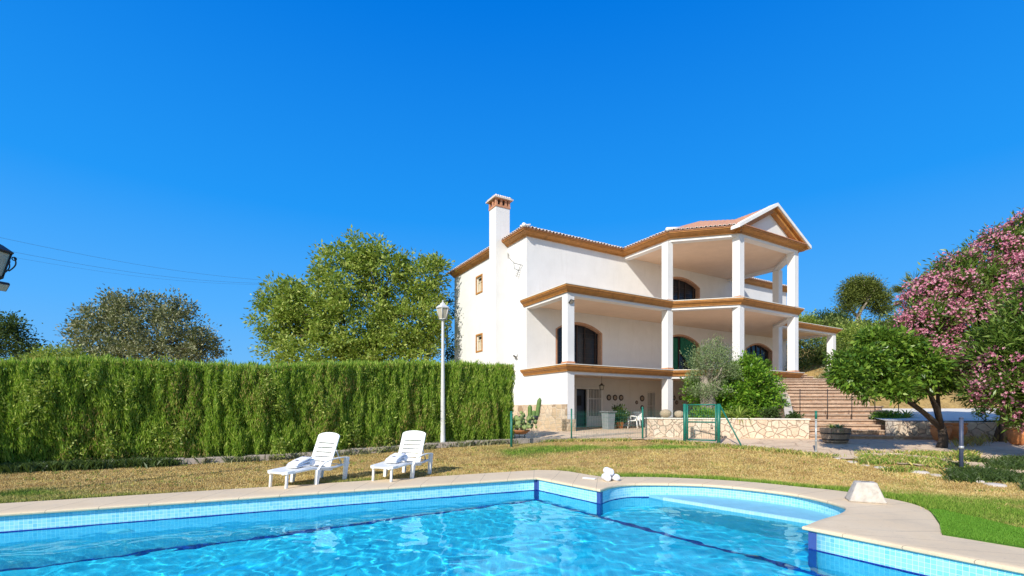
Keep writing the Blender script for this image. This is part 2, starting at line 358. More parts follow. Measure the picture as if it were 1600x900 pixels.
# lawn: 'green' attribute tells living grass from straw
def lawnmat(name, blade=False):
    m,nt_,b=new_mat(name); g=N(nt_); v=coords(g)
    at=g('ShaderNodeAttribute'); at.attribute_name='green'; n1=noise(g,9,5,.75,v)
    if blade:
        geo=g('ShaderNodeNewGeometry'); r_=geo.outputs['Random Per Island']
        dry=ramp(g,r_,[(0,(.30,.20,.06)),(.3,(.46,.32,.11)),(.7,(.64,.48,.20)),(.9,(.74,.60,.32)),(1,(.22,.26,.05))])
        grn=ramp(g,r_,[(0,(.06,.14,.015)),(.5,(.15,.28,.03)),(1,(.30,.38,.07))])
    else:
        dry=ramp(g,n1,[(.3,(.24,.15,.055)),(.5,(.40,.27,.10)),(.72,(.52,.38,.17))])
        grn=ramp(g,n1,[(.3,(.05,.09,.015)),(.7,(.12,.19,.03))])
    pv=noise(g,1.4,5,.7,v); dry=mix(g,.75,dry,ramp(g,pv,[(.32,(.30,.27,.24)),(.5,(.5,.5,.5)),(.68,(.70,.68,.62))]),'OVERLAY')
    n2=noise(g,14,4,.8,v); a=g('ShaderNodeMath',operation='MULTIPLY_ADD'); a.inputs[1].default_value=1.3; a.inputs[2].default_value=-.65; g.l(n2,a.inputs[0])
    s=g('ShaderNodeMath',operation='ADD'); s.use_clamp=True; g.l(a.outputs[0],s.inputs[0]); g.l(at.outputs['Fac'],s.inputs[1])
    c=mix(g,ramp(g,s.outputs[0],[(.25,(0,0,0)),(.75,(1,1,1))]),dry,grn)
    g.l(c,b.inputs['Base Color']); b.inputs['Roughness'].default_value=.9; b.inputs['Specular IOR Level'].default_value=.15
    if not blade: bump(g,noise(g,34,6,.8,v),b,1,.03)
    return m
M['lawn']=lawnmat('lawn_soil'); M['blade']=lawnmat('lawn_blades',True)
M['turf']=simple('artificial_turf_mat',(.085,.24,.012),.9,.3,60,1,.02)
# foliage
M['turf_pile']=leafmat('turf_pile_fibres',[(.07,.20,.01),(.12,.30,.02),(.20,.38,.04)],.7,.1)
M['hedge']=leafmat('cypress_hedge_sprays',[(.08,.18,.015),(.20,.36,.03),(.38,.52,.07),(.66,.68,.20)],.6,.42)
M['dry_spray']=leafmat('browned_sprays',[(.16,.10,.03),(.30,.20,.06),(.42,.34,.12),(.30,.34,.07)],.7,.15)
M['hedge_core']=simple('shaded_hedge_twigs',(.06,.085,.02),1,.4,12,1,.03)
M['leaf_a']=leafmat('grey_green_leaves',[(.06,.08,.03),(.15,.17,.07),(.28,.28,.15),(.42,.41,.25)],.5,.15)
M['leaf_b']=leafmat('yellow_green_leaves',[(.08,.15,.02),(.20,.30,.04),(.38,.46,.09),(.60,.60,.20)],.5,.32)
M['leaf_c']=leafmat('glossy_bright_leaves',[(.04,.12,.012),(.10,.24,.02),(.20,.36,.03),(.34,.48,.06)],.35,.25)
M['leaf_fruit']=leafmat('dark_glossy_fruit_leaves',[(.03,.08,.012),(.08,.17,.02),(.17,.29,.03),(.34,.44,.08)],.35,.25)
M['leaf_ol']=leafmat('silvery_olive_leaves',[(.09,.15,.045),(.18,.26,.09),(.30,.38,.17),(.42,.47,.30)],.5,.15)
M['leaf_ole']=leafmat('oleander_leaves',[(.035,.08,.012),(.08,.16,.02),(.16,.25,.04),(.30,.36,.10)],.4,.2)
M['leaf_pine']=leafmat('pine_needles',[(.05,.08,.015),(.13,.17,.03),(.26,.29,.06)],.7,.1)
M['leaf_dark']=leafmat('dark_bush_leaves',[(.025,.05,.012),(.05,.09,.02),(.09,.14,.03)],.5,.15)
M['leaf_hill']=leafmat('hillside_scrub_leaves',[(.05,.09,.02),(.10,.15,.035),(.17,.21,.05),(.25,.27,.08)],.6,.15)
M['cactus']=simple('pale_green_cactus',(.24,.30,.10),.6,.3,14,.5,.01)
M['cactus2']=simple('dull_green_cactus',(.12,.20,.05),.6,.3,14,.5,.01)
m=leafmat('pink_blossoms',[(.36,.055,.14),(.54,.15,.25),(.68,.33,.40),(.78,.56,.57)],.6,.25); M['pink']=m
for n_ in m.node_tree.nodes:
    if n_.type=='MIX' : n_.inputs[7].default_value=(.8,.25,.45,1)
M['orange']=leafmat('orange_blossoms',[(.65,.16,.02),(.8,.28,.03)],.6,.2)

# ---------------------------------------------------------------- terrain function
def hillf(x,y):
    # the land rises behind and to the right of the house
    t = (x-18)*.15+(y-25.5)*.8
    return 0.40*np.clip(t,0,None)*sstep(12,22,x)
def gz(x,y):
    x=np.asarray(x,float); y=np.asarray(y,float)
    t=y+.6*np.maximum(x,0)
    z=.25*sstep(13,17,t)+.22*sstep(17,23,t)
    return z+9.6*(1-np.exp(-hillf(x,y)/6.5*(.85+.3*vnoise(x*.06,y*.06,4))))
_zs=np.concatenate([np.arange(3,30,.02),np.arange(30,120,.2)])
def PG(px,py):
    x=(px-800)/FPX*_zs; ray=EYE+(HOR-py)/FPX*_zs; h=gz(x,_zs); k=int(np.argmax(ray<=h)) if (ray<=h).any() else len(_zs)-1
    return np.array([x[k],_zs[k],h[k]])

# ================================================================= POOL OUTLINE
KP = [((839,748),(839,734.5)),((888,757),(905,739.5)),((938,767),(940,745))]      # first straight side
ARC = [((938,767),(940,745)),((962,760.5),(985,745.5)),((1000,757.5),(1030,746)),((1087,758.5),(1105,749)),((1150,763),(1180,754)),((1212,770),(1250,761)),
       ((1259,777),(1310,767)),((1306,788),(1375,777)),((1327,797),(1420,786)),((1318,806.5),(1447,796)),((1288,816.5),(1464,811)),((1264,827),(1470,823))]
END = [((1300,841),(1472,836.5)),((1470,876),(1600,857))]
zi=-.04
inn=[P(*a,zi) for a,_ in ARC]; out=[P(*b,0) for _,b in ARC]
inn_a=catmull(inn,5); out_a=catmull(out,5)
c1=P(839,748,zi); c2=P(938,767,zi); c3=inn_a[-1]
L0=P(0,805,zi); dl=(L0-c1)/np.linalg.norm(L0-c1); farL=c1+dl*19
O1=P(839,734.5); O0=P(0,787); do=(O0-O1)/np.linalg.norm(O0-O1); OL=O1+do*19.6
e0=P(1300,841,zi); e1=P(1470,876,zi); de=(e1-e0)/np.linalg.norm(e1-e0); nearR=c3+de*6.2
f0=P(1472,836.5); f1=P(1600,857); df=(f1-f0)/np.linalg.norm(f1-f0)
nearL=farL+(nearR-c3)+(c3-c1)      # parallelogram-like fourth corner
nd=(nearL-nearR)/np.linalg.norm(nearL-nearR)
n_out=np.array([de[0],de[1]])
def seg(a,b,n): return [a+(b-a)*i/n for i in range(n)]
IN = seg(farL,c1,38)+seg(c1,c2,5)+inn_a[:-1]+seg(c3,nearR,14)+seg(nearR,nearL,36)+seg(nearL,farL,14)
OUT= seg(OL,O1+(0.02,0),38)+[P(839,734.5),P(870,735),P(890,737),P(905,739.5),P(922,742.5)]+out_a[:-1]+seg(P(1472,836.5),f0+df*7.2,14)+seg(f0+df*7.2,nearL+n_out*1.0-dl*0+dl*1.0,36)+seg(nearL+n_out*1.0+dl*1.0,OL,14)
assert len(IN)==len(OUT),(len(IN),len(OUT))
nI=len(IN); IN=[np.array(p) for p in IN]; OUT=[np.array(p) for p in OUT]
INP=[tuple(p) for p in IN]; OUTP=[tuple(p) for p in OUT]
cum=[0]
for i in range(1,nI): cum.append(cum[-1]+np.linalg.norm(OUT[i]-OUT[i-1])*.5+np.linalg.norm(IN[i]-IN[i-1])*.5)
cum.append(cum[-1]+1)

# ================================================================= GROUND
TURF=[P(1466,800),P(1500,790),P(1600,838),P(1760,880),P(1740,900),P(1600,858),P(1473,836)]
TURF=[P(1452,797),P(1478,800),P(1530,812),P(1600,829),P(1700,852),P(1700,876),P(1600,857.5),P(1473,836.5),P(1468,820)]
def greenness(x,y):
    inside=inpoly(x,y,OUTP); dO=segdist(x,y,OUTP)
    px=800+FPX*x/np.maximum(y,.5)
    gval = 0.10+.75*(fbm(x*.6,y*.6,3)-.5)+.35*(vnoise(x*2.3,y*2.3,13)-.5)+.12*sstep(700,1400,px)
    edge=np.exp(-(dO/.42)**2)*.85*sstep(900,1010,px)            # band beside the curved coping
    edge2=np.exp(-(dO/.30)**2)*.45*(px<900)*fbm(x*1.1,y*1.1,9)
    q=P(880,712); pt=np.exp(-(((x-q[0])/3.0)**2+((y-q[1])/1.0)**2))*.75
    q=P(1060,712); pt2=np.exp(-(((x-q[0])/1.2)**2+((y-q[1])/.45)**2))*.45
    q=P(20,775); pt3=np.exp(-(((x-q[0])/1.2)**2+((y-q[1])/.8)**2))*.6
    q=P(1560,800); pt4=np.exp(-(((x-q[0])/1.8)**2+((y-q[1])/1.6)**2))*.35
    return np.clip(gval+edge+edge2+pt+pt2+pt3+pt4,0,1)
xs=np.unique(np.concatenate([np.linspace(-500,-60,14),np.linspace(-60,-18,22),np.arange(-18,16,.2),np.linspace(16,60,45),np.linspace(60,500,20)]).round(3))
ys=np.unique(np.concatenate([np.linspace(-200,-4,12),np.arange(-4,22,.2),np.linspace(22,70,49),np.linspace(70,600,20)]).round(3))
X,Y=np.meshgrid(xs,ys); Zg=gz(X,Y)
inP=inpoly(X,Y,INP); dI=segdist(X,Y,INP)
low=inP|(dI<.30)
Zg=Zg-.012+np.where(low,0,.018*(fbm(X*.8,Y*.8,1)-.5)*(segdist(X,Y,OUTP)>.5))
Zg[low]=-4.0
nx,ny=len(xs),len(ys); idx=np.arange(nx*ny).reshape(ny,nx)
F=np.stack([idx[:-1,:-1],idx[:-1,1:],idx[1:,1:],idx[1:,:-1]],-1).reshape(-1,4)
gr=np_mesh('ground',np.stack([X,Y,Zg],-1).reshape(-1,3),F,M['lawn'],attrs={'green':greenness(X,Y).ravel()})
tag(gr,kind='structure')

# hedge line and lawn limit (fence line) in plan
HA=np.array([P(0,735)[0],P(0,735)[1]]); HB=PG(800,692)[:2]
hd=(HB-HA)/np.linalg.norm(HB-HA); hn=np.array([hd[1],-hd[0]])       # hn points to the camera side
FENCE=[PG(799,698),PG(893,688),PG(1004,686),PG(1070,691),PG(1123,694),PG(1275,708),PG(1502,739),PG(1700,770)]
PATH_EDGE=[PG(740,690)[:2],PG(800,691)[:2],PG(893,689)[:2],PG(1004,688)[:2],PG(1123,697)[:2],PG(1200,704)[:2],PG(1275,712)[:2],PG(1340,722)[:2],PG(1420,728)[:2],PG(1500,737)[:2],PG(1700,760)[:2]]
# paved path and terrace beyond the fence line
pe=[tuple(p) for p in PATH_EDGE]
poly=pe+[(22,14.5),(22,24),(16,32),(4,32),(-1.5,26),(-2,20)]
xs2=np.arange(-2.5,22,.22); ys2=np.arange(9,32,.22); X2,Y2=np.meshgrid(xs2,ys2)
ins=inpoly(X2,Y2,poly)
# snap the ragged grid edge to the outline
Xs,Ys=X2.copy(),Y2.copy()
i2=np.arange(X2.size).reshape(X2.shape)
cell=ins[:-1,:-1]&ins[:-1,1:]&ins[1:,1:]&ins[1:,:-1]
F2=np.stack([i2[:-1,:-1],i2[:-1,1:],i2[1:,1:],i2[1:,:-1]],-1)[cell]
Zp=gz(X2,Y2)+.018+.012*(fbm(X2*1.3,Y2*1.3,5)-.5)
pth=np_mesh('paved_path',np.stack([X2,Y2,Zp],-1).reshape(-1,3),F2,M['paving'],smooth=True); tag(pth,kind='structure')

# artificial turf mat beside the coping
tm=empty('artificial_turf_mat',(*P(1520,835),0),label='bright green artificial turf mat lying beside the wide curved coping',cat='turf mat')
mb=MB(); mb.prism([(a-tm.location.x,b_-tm.location.y) for a,b_ in TURF],.002,.016); mb.build('backing',M['turf'],tm)
n=60000; T_=np.array(TURF); x=rng.uniform(T_[:,0].min(),T_[:,0].max(),n); y=rng.uniform(T_[:,1].min(),T_[:,1].max(),n); k_=inpoly(x+rng.normal(0,.03,n),y+rng.normal(0,.03,n),[tuple(p) for p in TURF])&~inpoly(x,y,OUTP); x,y=x[k_]-tm.location.x,y[k_]-tm.location.y; n=len(x)
a=rng.uniform(0,2*PI,n); la=rng.uniform(0,2*PI,n); h=rng.uniform(.014,.032,n); V=np.stack([np.stack([x-np.cos(a)*.004,y-np.sin(a)*.004,0*x+.012],-1),np.stack([x+np.cos(a)*.004,y+np.sin(a)*.004,0*x+.012],-1),np.stack([x+h*.6*np.cos(la),y+h*.6*np.sin(la),.012+h],-1)],1).reshape(-1,3)
np_mesh('pile',V,np.arange(3*n).reshape(-1,3),M['turf_pile'],tm)

# grass blades over the lawn
def blades(n, name, h0, h1, wd, region, **k):
    px=rng.uniform(-60,1660,n*3); ww=rng.uniform(0,1,n*3)
    zz=7.0/(1-ww*.72)*rng.uniform(.6,1.0,n*3)           # denser near the camera
    x=(px-800)/FPX*zz; y=zz
    ok=region(x,y); x,y=x[ok][:n],y[ok][:n]; n=len(x)
    z=gz(x,y)-.01; gcol=greenness(x,y)
    a=rng.uniform(0,2*PI,n); h=rng.uniform(h0,h1,n)*(.7+1.1*gcol); lean=rng.uniform(0,.9,n)*h; la=rng.uniform(0,2*PI,n)
    dx,dy=np.cos(a)*wd,np.sin(a)*wd
    V=np.stack([np.stack([x-dx,y-dy,z],-1),np.stack([x+dx,y+dy,z],-1),np.stack([x+lean*np.cos(la),y+lean*np.sin(la),z+h],-1)],1).reshape(-1,3)
    F=np.arange(3*n).reshape(-1,3)
    return np_mesh(name,V,F,M['blade'],attrs={'green':np.repeat(gcol,3)})
hedge_front=lambda x,y:((x-HA[0])*hn[0]+(y-HA[1])*hn[1])
pathpoly=poly
def lawn_region(x,y):
    return (~inpoly(x,y,OUTP))&(segdist(x,y,OUTP)>.015)&(~inpoly(x,y,pathpoly))&(hedge_front(x,y)>.45)&(~inpoly(x,y,[tuple(p) for p in TURF]))&(y<22)
o=blades(300000,'lawn_grass',.018,.05,.006,lawn_region); tag(o,kind='stuff')
# ragged weeds along the fence line and the kerb
def tufts(name, pts, n, spread, h0, h1, wd, mat, **k):
    pts=np.asarray(pts,float); i=rng.integers(0,len(pts),n)
    x=pts[i,0]+rng.normal(0,spread,n); y=pts[i,1]+rng.normal(0,spread*.7,n); z=gz(x,y)-.02
    h=rng.uniform(h0,h1,n); a=rng.uniform(0,2*PI,n); la=rng.uniform(0,2*PI,n); lean=h*rng.uniform(.1,1.0,n)
    dx,dy=np.cos(a)*wd,np.sin(a)*wd; mx,my=x+.4*lean*np.cos(la),y+.4*lean*np.sin(la)
    V=np.stack([np.stack([x-dx,y-dy,z],-1),np.stack([x+dx,y+dy,z],-1),np.stack([mx+dx*.8,my+dy*.8,z+h*.65],-1),np.stack([x+lean*np.cos(la),y+lean*np.sin(la),z+h],-1)],1).reshape(-1,3)
    return np_mesh(name,V,np.arange(4*n).reshape(-1,4),mat,**k)
def along(pts, step=.12, jit=0):
    out=[]
    for a,b in zip(pts[:-1],pts[1:]):
        a,b=np.array(a[:2]),np.array(b[:2]); n=max(1,int(np.linalg.norm(b-a)/step))
        for i in range(n): out.append(a+(b-a)*i/n)
    return out
wl=along(PATH_EDGE[:8],.3); keep=[p for p in wl if vnoise(p[0]*1.3,p[1]*1.3,2)>.35]
o=tufts('weeds',keep,9000,.16,.04,.13,.008,M['blade'],attrs={'green':np.repeat(rng.uniform(.1,.9,9000),4)}); tag(o,kind='stuff')

cl=[]
while len(cl)<420:
    px_,z_=rng.uniform(0,1600),rng.uniform(6.5,17); x_=(px_-800)/FPX*z_
    if lawn_region(np.array([x_]),np.array([z_]))[0]: cl.append((x_,z_))
o=tufts('weeds',cl,11000,.06,.02,.075,.005,M['blade'],attrs={'green':np.repeat(rng.uniform(.0,1,11000),4)}); tag(o,kind='stuff')

# ================================================================= POOL
def strip(name, A, B, mat, parent, smooth=True):
    """wall strip between two 3-D polylines with UVs in metres"""
    A=np.asarray(A,float); B=np.asarray(B,float); n=len(A)
    u=np.r_[0,np.cumsum(np.linalg.norm(np.diff(A[:,:2],axis=0),axis=1))]
    V=np.vstack([A,B]); uv=np.vstack([np.stack([u,A[:,2]],-1),np.stack([u,B[:,2]],-1)])
    F=[(i,i+1,n+i+1,n+i) for i in range(n-1)]
    return np_mesh(name,V,F,mat,parent,smooth=False,uv=uv)
WATER=-.285
def depth(x,y):
    s=(np.asarray(x)-c1[0])*dl[0]+(np.asarray(y)-c1[1])*dl[1]
    return -(WATER*-1+np.clip(.95+.135*s,.9,2.2))
pool=empty('swimming_pool',(0,0,0),label='large blue tiled swimming pool with a round step bay and beige coping',cat='swimming pool')
ring=IN+[IN[0]]
A3=[(p[0],p[1],-.045) for p in ring]; B3=[(p[0],p[1],float(depth(*p))-.05) for p in ring]
strip('pool_wall',A3,B3,M['tile'],pool)
xs3=np.arange(-18,6.2,.25); ys3=np.arange(-4,11.5,.25); X3,Y3=np.meshgrid(xs3,ys3)
i3=np.arange(X3.size).reshape(X3.shape); ok3=inpoly(X3,Y3,INP)|(segdist(X3,Y3,INP)<.36)
c3m=ok3[:-1,:-1]&ok3[:-1,1:]&ok3[1:,1:]&ok3[1:,:-1]
Vf=np.stack([X3,Y3,depth(X3,Y3)],-1).reshape(-1,3)
np_mesh('pool_floor',Vf,np.stack([i3[:-1,:-1],i3[:-1,1:],i3[1:,1:],i3[1:,:-1]],-1)[c3m],M['tile_floor'],pool,uv=Vf[:,:2])
# navy lines along the foot of the walls
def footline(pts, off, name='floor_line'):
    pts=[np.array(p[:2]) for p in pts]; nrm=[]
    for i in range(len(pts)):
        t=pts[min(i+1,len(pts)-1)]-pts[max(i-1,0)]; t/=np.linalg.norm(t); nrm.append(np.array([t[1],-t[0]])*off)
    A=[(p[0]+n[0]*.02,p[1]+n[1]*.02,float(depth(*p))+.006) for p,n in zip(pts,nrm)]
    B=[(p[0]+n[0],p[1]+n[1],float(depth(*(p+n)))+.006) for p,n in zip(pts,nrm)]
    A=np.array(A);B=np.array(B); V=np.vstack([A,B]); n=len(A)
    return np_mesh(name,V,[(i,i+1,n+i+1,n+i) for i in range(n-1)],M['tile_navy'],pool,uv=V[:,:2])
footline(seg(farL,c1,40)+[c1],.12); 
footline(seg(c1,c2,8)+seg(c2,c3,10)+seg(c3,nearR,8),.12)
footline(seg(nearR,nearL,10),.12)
# short navy band down each wall corner, thin navy row on the water line
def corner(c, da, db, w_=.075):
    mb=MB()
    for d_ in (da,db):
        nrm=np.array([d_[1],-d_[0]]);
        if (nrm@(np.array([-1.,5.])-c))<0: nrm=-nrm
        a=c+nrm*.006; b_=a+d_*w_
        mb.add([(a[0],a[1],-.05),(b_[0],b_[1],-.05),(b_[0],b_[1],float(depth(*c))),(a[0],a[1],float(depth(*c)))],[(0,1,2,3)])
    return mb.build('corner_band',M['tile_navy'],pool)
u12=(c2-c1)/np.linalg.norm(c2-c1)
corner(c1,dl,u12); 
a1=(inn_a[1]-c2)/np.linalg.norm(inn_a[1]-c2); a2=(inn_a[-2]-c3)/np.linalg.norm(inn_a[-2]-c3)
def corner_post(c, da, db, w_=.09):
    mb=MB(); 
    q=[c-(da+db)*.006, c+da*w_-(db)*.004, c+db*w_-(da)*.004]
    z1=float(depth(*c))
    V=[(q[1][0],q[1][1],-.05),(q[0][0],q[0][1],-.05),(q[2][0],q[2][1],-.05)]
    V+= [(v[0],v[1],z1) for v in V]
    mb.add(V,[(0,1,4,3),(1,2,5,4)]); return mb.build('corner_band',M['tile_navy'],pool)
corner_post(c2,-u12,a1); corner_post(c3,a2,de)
wl_pts=[p for p in IN[:38]]+[c1]
def rowline(pts):
    pts=[np.array(p[:2]) for p in pts]; A=[];B=[]
    for i in range(len(pts)):
        t=pts[min(i+1,len(pts)-1)]-pts[max(i-1,0)]; t/=np.linalg.norm(t); n=np.array([t[1],-t[0]])*.007
        A.append((*(pts[i]+n),WATER+.012)); B.append((*(pts[i]+n),WATER-.045))
    return strip('waterline_row',A,B,M['tile_navy'],pool)
rowline(seg(farL,c1,40)+[c1]); rowline(seg(c1,c2,6)+[c2]); rowline(inn_a); rowline(seg(c3,nearR,10)+[nearR])
# step shelf in the round bay
sa=P(1042,778.5,-.235); sb=P(1292,818,-.235); sd=(sb-sa); sn=np.array([sd[1],-sd[0]])
arcp=[p for p in inn_a if (p-sa)@np.array([sd[1],-sd[0]])<0.0]
arcp=[p for p in inn_a if np.cross(sd,p-sa)>0.0]
cen=np.mean(arcp,axis=0); arco=[p+(p-cen)/np.linalg.norm(p-cen)*.02 for p in arcp]
shelf=[sa-sd*.03]+arco+[sb+sd*.04]
mb=MB(); mb.prism(shelf,-1.2,-.235); mb.build('step_shelf',M['shelf'],pool)
A=[(sa-sd*.03),(sb+sd*.05)]; nn=-np.array([-sd[1],sd[0]])/np.linalg.norm(sd)
q=[A[0]-nn*.05,A[1]-nn*.05,A[1]+nn*.012,A[0]+nn*.012]
V=[(*q[0],-.231),(*q[1],-.231),(*q[2],-.231),(*q[3],-.231),(*q[2],-.62),(*q[3],-.62)]
L_=float(np.linalg.norm(A[1]-A[0])); UV=[(0,0),(L_,0),(L_,.1),(0,.1),(L_,.48),(0,.48)]
np_mesh('step_nosing',V,[(0,1,2,3),(3,2,4,5)],M['tile_white'],pool,uv=UV)
q2=[A[0]+nn*.01,A[1]+nn*.01,A[1]+nn*.33-sd*.10,A[0]+nn*.33+sd*.12]
mb=MB(); mb.prism(q2,-1.2,-.60); mb.build('submerged_step',M['tile_white'],pool)
# pool light on the long wall
lp=np.array([*(c1+dl*7.2)]); nl=np.array([-dl[1],dl[0]]); 
if nl@(np.array([-1.,4.])-lp)<0: nl=-nl
th=math.atan2(nl[1],nl[0])
for kk in (7.2,3.4):
    lp=c1+dl*kk
    mb=MB(); mb.lathe([(.0,.0),(.10,.0),(.14,.012),(.145,.03),(.14,.04)],n=24)
    Mx=Matrix.Translation((*(lp+nl*.0),-.85))@Matrix.Rotation(th,4,'Z')@Matrix.Rotation(R(90),4,'Y')
    mb.v=[tuple(Mx@Vector((a,b_,c_))) for a,b_,c_ in mb.v]; mb.build('pool_lamp',M['white_plastic'],pool,smooth=True)
# coping: top sheet with a rounded nose over the water
rows=[]
for i in range(nI):
    a,o_=IN[i],OUT[i]; t=IN[(i+1)%nI]-IN[i-1]; t/=np.linalg.norm(t)+1e-9; nrm=(o_-a); Lw=np.linalg.norm(nrm); nrm/=Lw
    pr=[(.02,-.060),(-.045,-.058),(-.072,-.045),(-.078,-.026),(-.068,-.008),(-.04,0),(.12,.0),(Lw,.004),(Lw,-.06)]
    rows.append([(a[0]+nrm[0]*o,a[1]+nrm[1]*o,z) for o,z in pr])
k=9; V=[v for r in rows for v in r]; uvs=[]
for i,r in enumerate(rows): uvs+=[(cum[i]/.62,j*.2) for j in range(k)]
V+=rows[0]; uvs+=[(math.ceil(cum[-1]/.62),j*.2) for j in range(k)]
F=[(i*k+j,(i+1)*k+j,(i+1)*k+j+1,i*k+j+1) for i in range(nI) for j in range(k-1)]
cp=np_mesh('coping',V,F,M['coping'],pool,uv=uvs); smooth_angle(cp,40)
# water: a rippled sheet of real waves
hx=.045
xs4=np.arange(-11.5,6.2,hx); ys4=np.arange(-3.8,11.2,hx); X4,Y4=np.meshgrid(xs4,ys4)
ok4=(inpoly(X4,Y4,INP)|(segdist(X4,Y4,INP)<.10))
def waves(x,y):
    z=0
    for i in range(26):
        lam=.15*1.10**i; a=rng.uniform(0,2*PI); kx,ky=2*PI/lam*math.cos(a),2*PI/lam*math.sin(a)
        wx=x+.22*vn1*1.0; wy=y+.22*vn2
        z=z+.0016*(lam/.3)**.62*np.sin(kx*wx+ky*wy+rng.uniform(0,6))
    return z
vn1=fbm(X4*1.6,Y4*1.6,2,2)*2-1; vn2=fbm(X4*1.6+9,Y4*1.6,7,2)*2-1
amp=.55+.75*fbm(X4*.35,Y4*.35,12,2)
Z4=WATER+waves(X4,Y4)*amp*.29
i4=np.arange(X4.size).reshape(X4.shape); m4=ok4[:-1,:-1]&ok4[:-1,1:]&ok4[1:,1:]&ok4[1:,:-1]
m,nt_,b=new_mat('pool_water'); g=N(nt_)
rf=g('ShaderNodeBsdfGlass'); rf.inputs['IOR'].default_value=1.333; rf.inputs['Roughness'].default_value=0; rf.inputs['Color'].default_value=(.46,.93,1,1)
g.l(rf.outputs[0],nt_.nodes['Material Output'].inputs['Surface']); nt_.nodes.remove(b); M['water']=m
wt=np_mesh('pool_water',np.stack([X4,Y4,Z4],-1).reshape(-1,3),np.stack([i4[:-1,:-1],i4[:-1,1:],i4[1:,1:],i4[1:,:-1]],-1)[m4],M['water'],smooth=True); tag(wt,kind='structure')
# let the renderer trace real refractive caustics
so.data.cycles.is_caustics_light=True
wt.cycles.is_caustics_caster=True
for o in bpy.data.objects:
    if o.parent==pool: o.cycles.is_caustics_receiver=True

# ================================================================= THE VILLA (local x along the front, y into the house)
VG=.47; VROT=R(30.513); VLOC=(0.735,24.226,VG)
VM=Matrix.Translation(VLOC)@Matrix.Rotation(VROT,4,'Z')
def VW(x,y,z=0): return VM@Vector((x,y,z))
villa=empty('villa',VLOC,VROT,label='large white two-storey villa with orange cornices, columned balconies and tiled roof',cat='house')
z1,z2,z3=2.69,6.20,9.736; PP=3.39; XC=11.495; XW=22.99; YD=8.98
Bx=6.59; Cx=Bx+2.33; Dx=2*XC-Cx; Ex=2*XC-Bx; Cy=-PP-2.33
PORCH=[(0,0),(0,-PP),(Bx,-PP),(Cx,Cy),(Dx,Cy),(Ex,-PP),(XW,-PP),(XW,0)]
def wall_panel(name, outline, holes, thick, mat, parent, M4, inner_mat=None):
    """upright panel in (u,v) with openings, extruded to thickness; M4 maps (u,0..thick,v)"""
    bm=bmesh.new(); loops=[outline]+holes; front=[]
    for lp_ in loops:
        vs=[bm.verts.new((u,0,v)) for u,v in lp_]; front.append(vs)
        for i in range(len(vs)): bm.edges.new((vs[i],vs[(i+1)%len(vs)]))
    bmesh.ops.triangle_fill(bm, edges=bm.edges[:], use_beauty=True, use_dissolve=False)
    f0=bm.faces[:]; 
    back=[]
    vmap={}
    for vs in front:
        b_=[bm.verts.new((v.co.x,thick,v.co.z)) for v in vs]; back.append(b_)
        for a_,c_ in zip(vs,b_): vmap[a_]=c_
    for f in f0: bm.faces.new([vmap[v] for v in reversed(f.verts)])
    for vs,bs in zip(front,back):
        n=len(vs)
        for i in range(n): bm.faces.new((vs[i],vs[(i+1)%n],bs[(i+1)%n],bs[i]))
    bmesh.ops.transform(bm, matrix=M4, verts=bm.verts[:])
    bmesh.ops.recalc_face_normals(bm, faces=bm.faces[:])
    me=bpy.data.meshes.new(name); bm.to_mesh(me); bm.free(); me.materials.append(mat)
    return link(name,me,parent)
def arch(x0,x1,zb,zs,zt,n=14):
    """opening outline with a segmental arch"""
    c=(x0+x1)/2; hw=(x1-x0)/2; rise=zt-zs; r=(hw*hw+rise*rise)/(2*rise); zc=zt-r; a0=math.asin(min(1,hw/r))
    pts=[(x0,zb),(x1,zb)]
    for i in range(n+1):
        a=a0-2*a0*i/n; pts.append((c+r*math.sin(a),zc+r*math.cos(a)))
    return pts
zd1=z1+.31; zd2=z2+.31; WT=z3+.26
ARCHES=[(1.80,4.98,zd1,5.22-.0,5.70),(9.78,13.2,zd1,5.15,5.68),(18.0,21.19,zd1,5.22,5.70),(9.78,13.2,zd2,8.80,9.27)]
holes=[arch(*a) for a in ARCHES]
doors=[(3.14,4.95,.03,2.10),(8.51,9.16,.35,2.05)]
holes+=[[(a,c),(b_,c),(b_,d),(a,d)] for a,b_,c,d in doors]
I4=Matrix.Identity(4)
fw=wall_panel('front_wall',[(.30,0),(XW-.30,0),(XW-.30,WT),(.30,WT)],holes,.34,M['plaster'],villa,I4)
# side walls: map u->y , thickness->x
MS=Matrix(((0,1,0,0),(1,0,0,0),(0,0,1,0),(0,0,0,1)))
sw=[(4.95,5.66,8.03,8.95),(4.95,5.66,4.52,5.44)]
sholes=[[(a,c),(b_,c),(b_,d),(a,d)] for a,b_,c,d in sw]
wall_panel('side_wall',[(0,0),(YD,0),(YD,WT),(0,WT)],sholes,.30,M['plaster'],villa,MS)
mb=MB(); mb.box(XW-.30,XW,0,YD,0,WT); mb.box(.30,XW-.30,YD-.3,YD,0,WT); mb.build('back_wall',M['plaster'],villa)
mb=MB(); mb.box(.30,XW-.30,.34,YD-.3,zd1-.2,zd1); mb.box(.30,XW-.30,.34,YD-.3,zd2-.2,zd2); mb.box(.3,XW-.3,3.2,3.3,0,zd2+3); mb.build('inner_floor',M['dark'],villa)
# lower porch side wall and plinth
mb=MB(); mb.box(0,.28,-PP+.40,0,0,z1); mb.build('porch_side_wall',M['plaster'],villa)
mb=MB(); mb.box(-.035,0,-PP+.0,0,0,1.22); mb.box(-.035,-.0,0,1.85,0,1.22); mb.build('stone_plinth',M['plinth'],villa)
mb=MB(); mb.box(-.035,.435,-PP-.035,-PP+.40,0,.55); mb.build('stone_plinth',M['plinth'],villa)
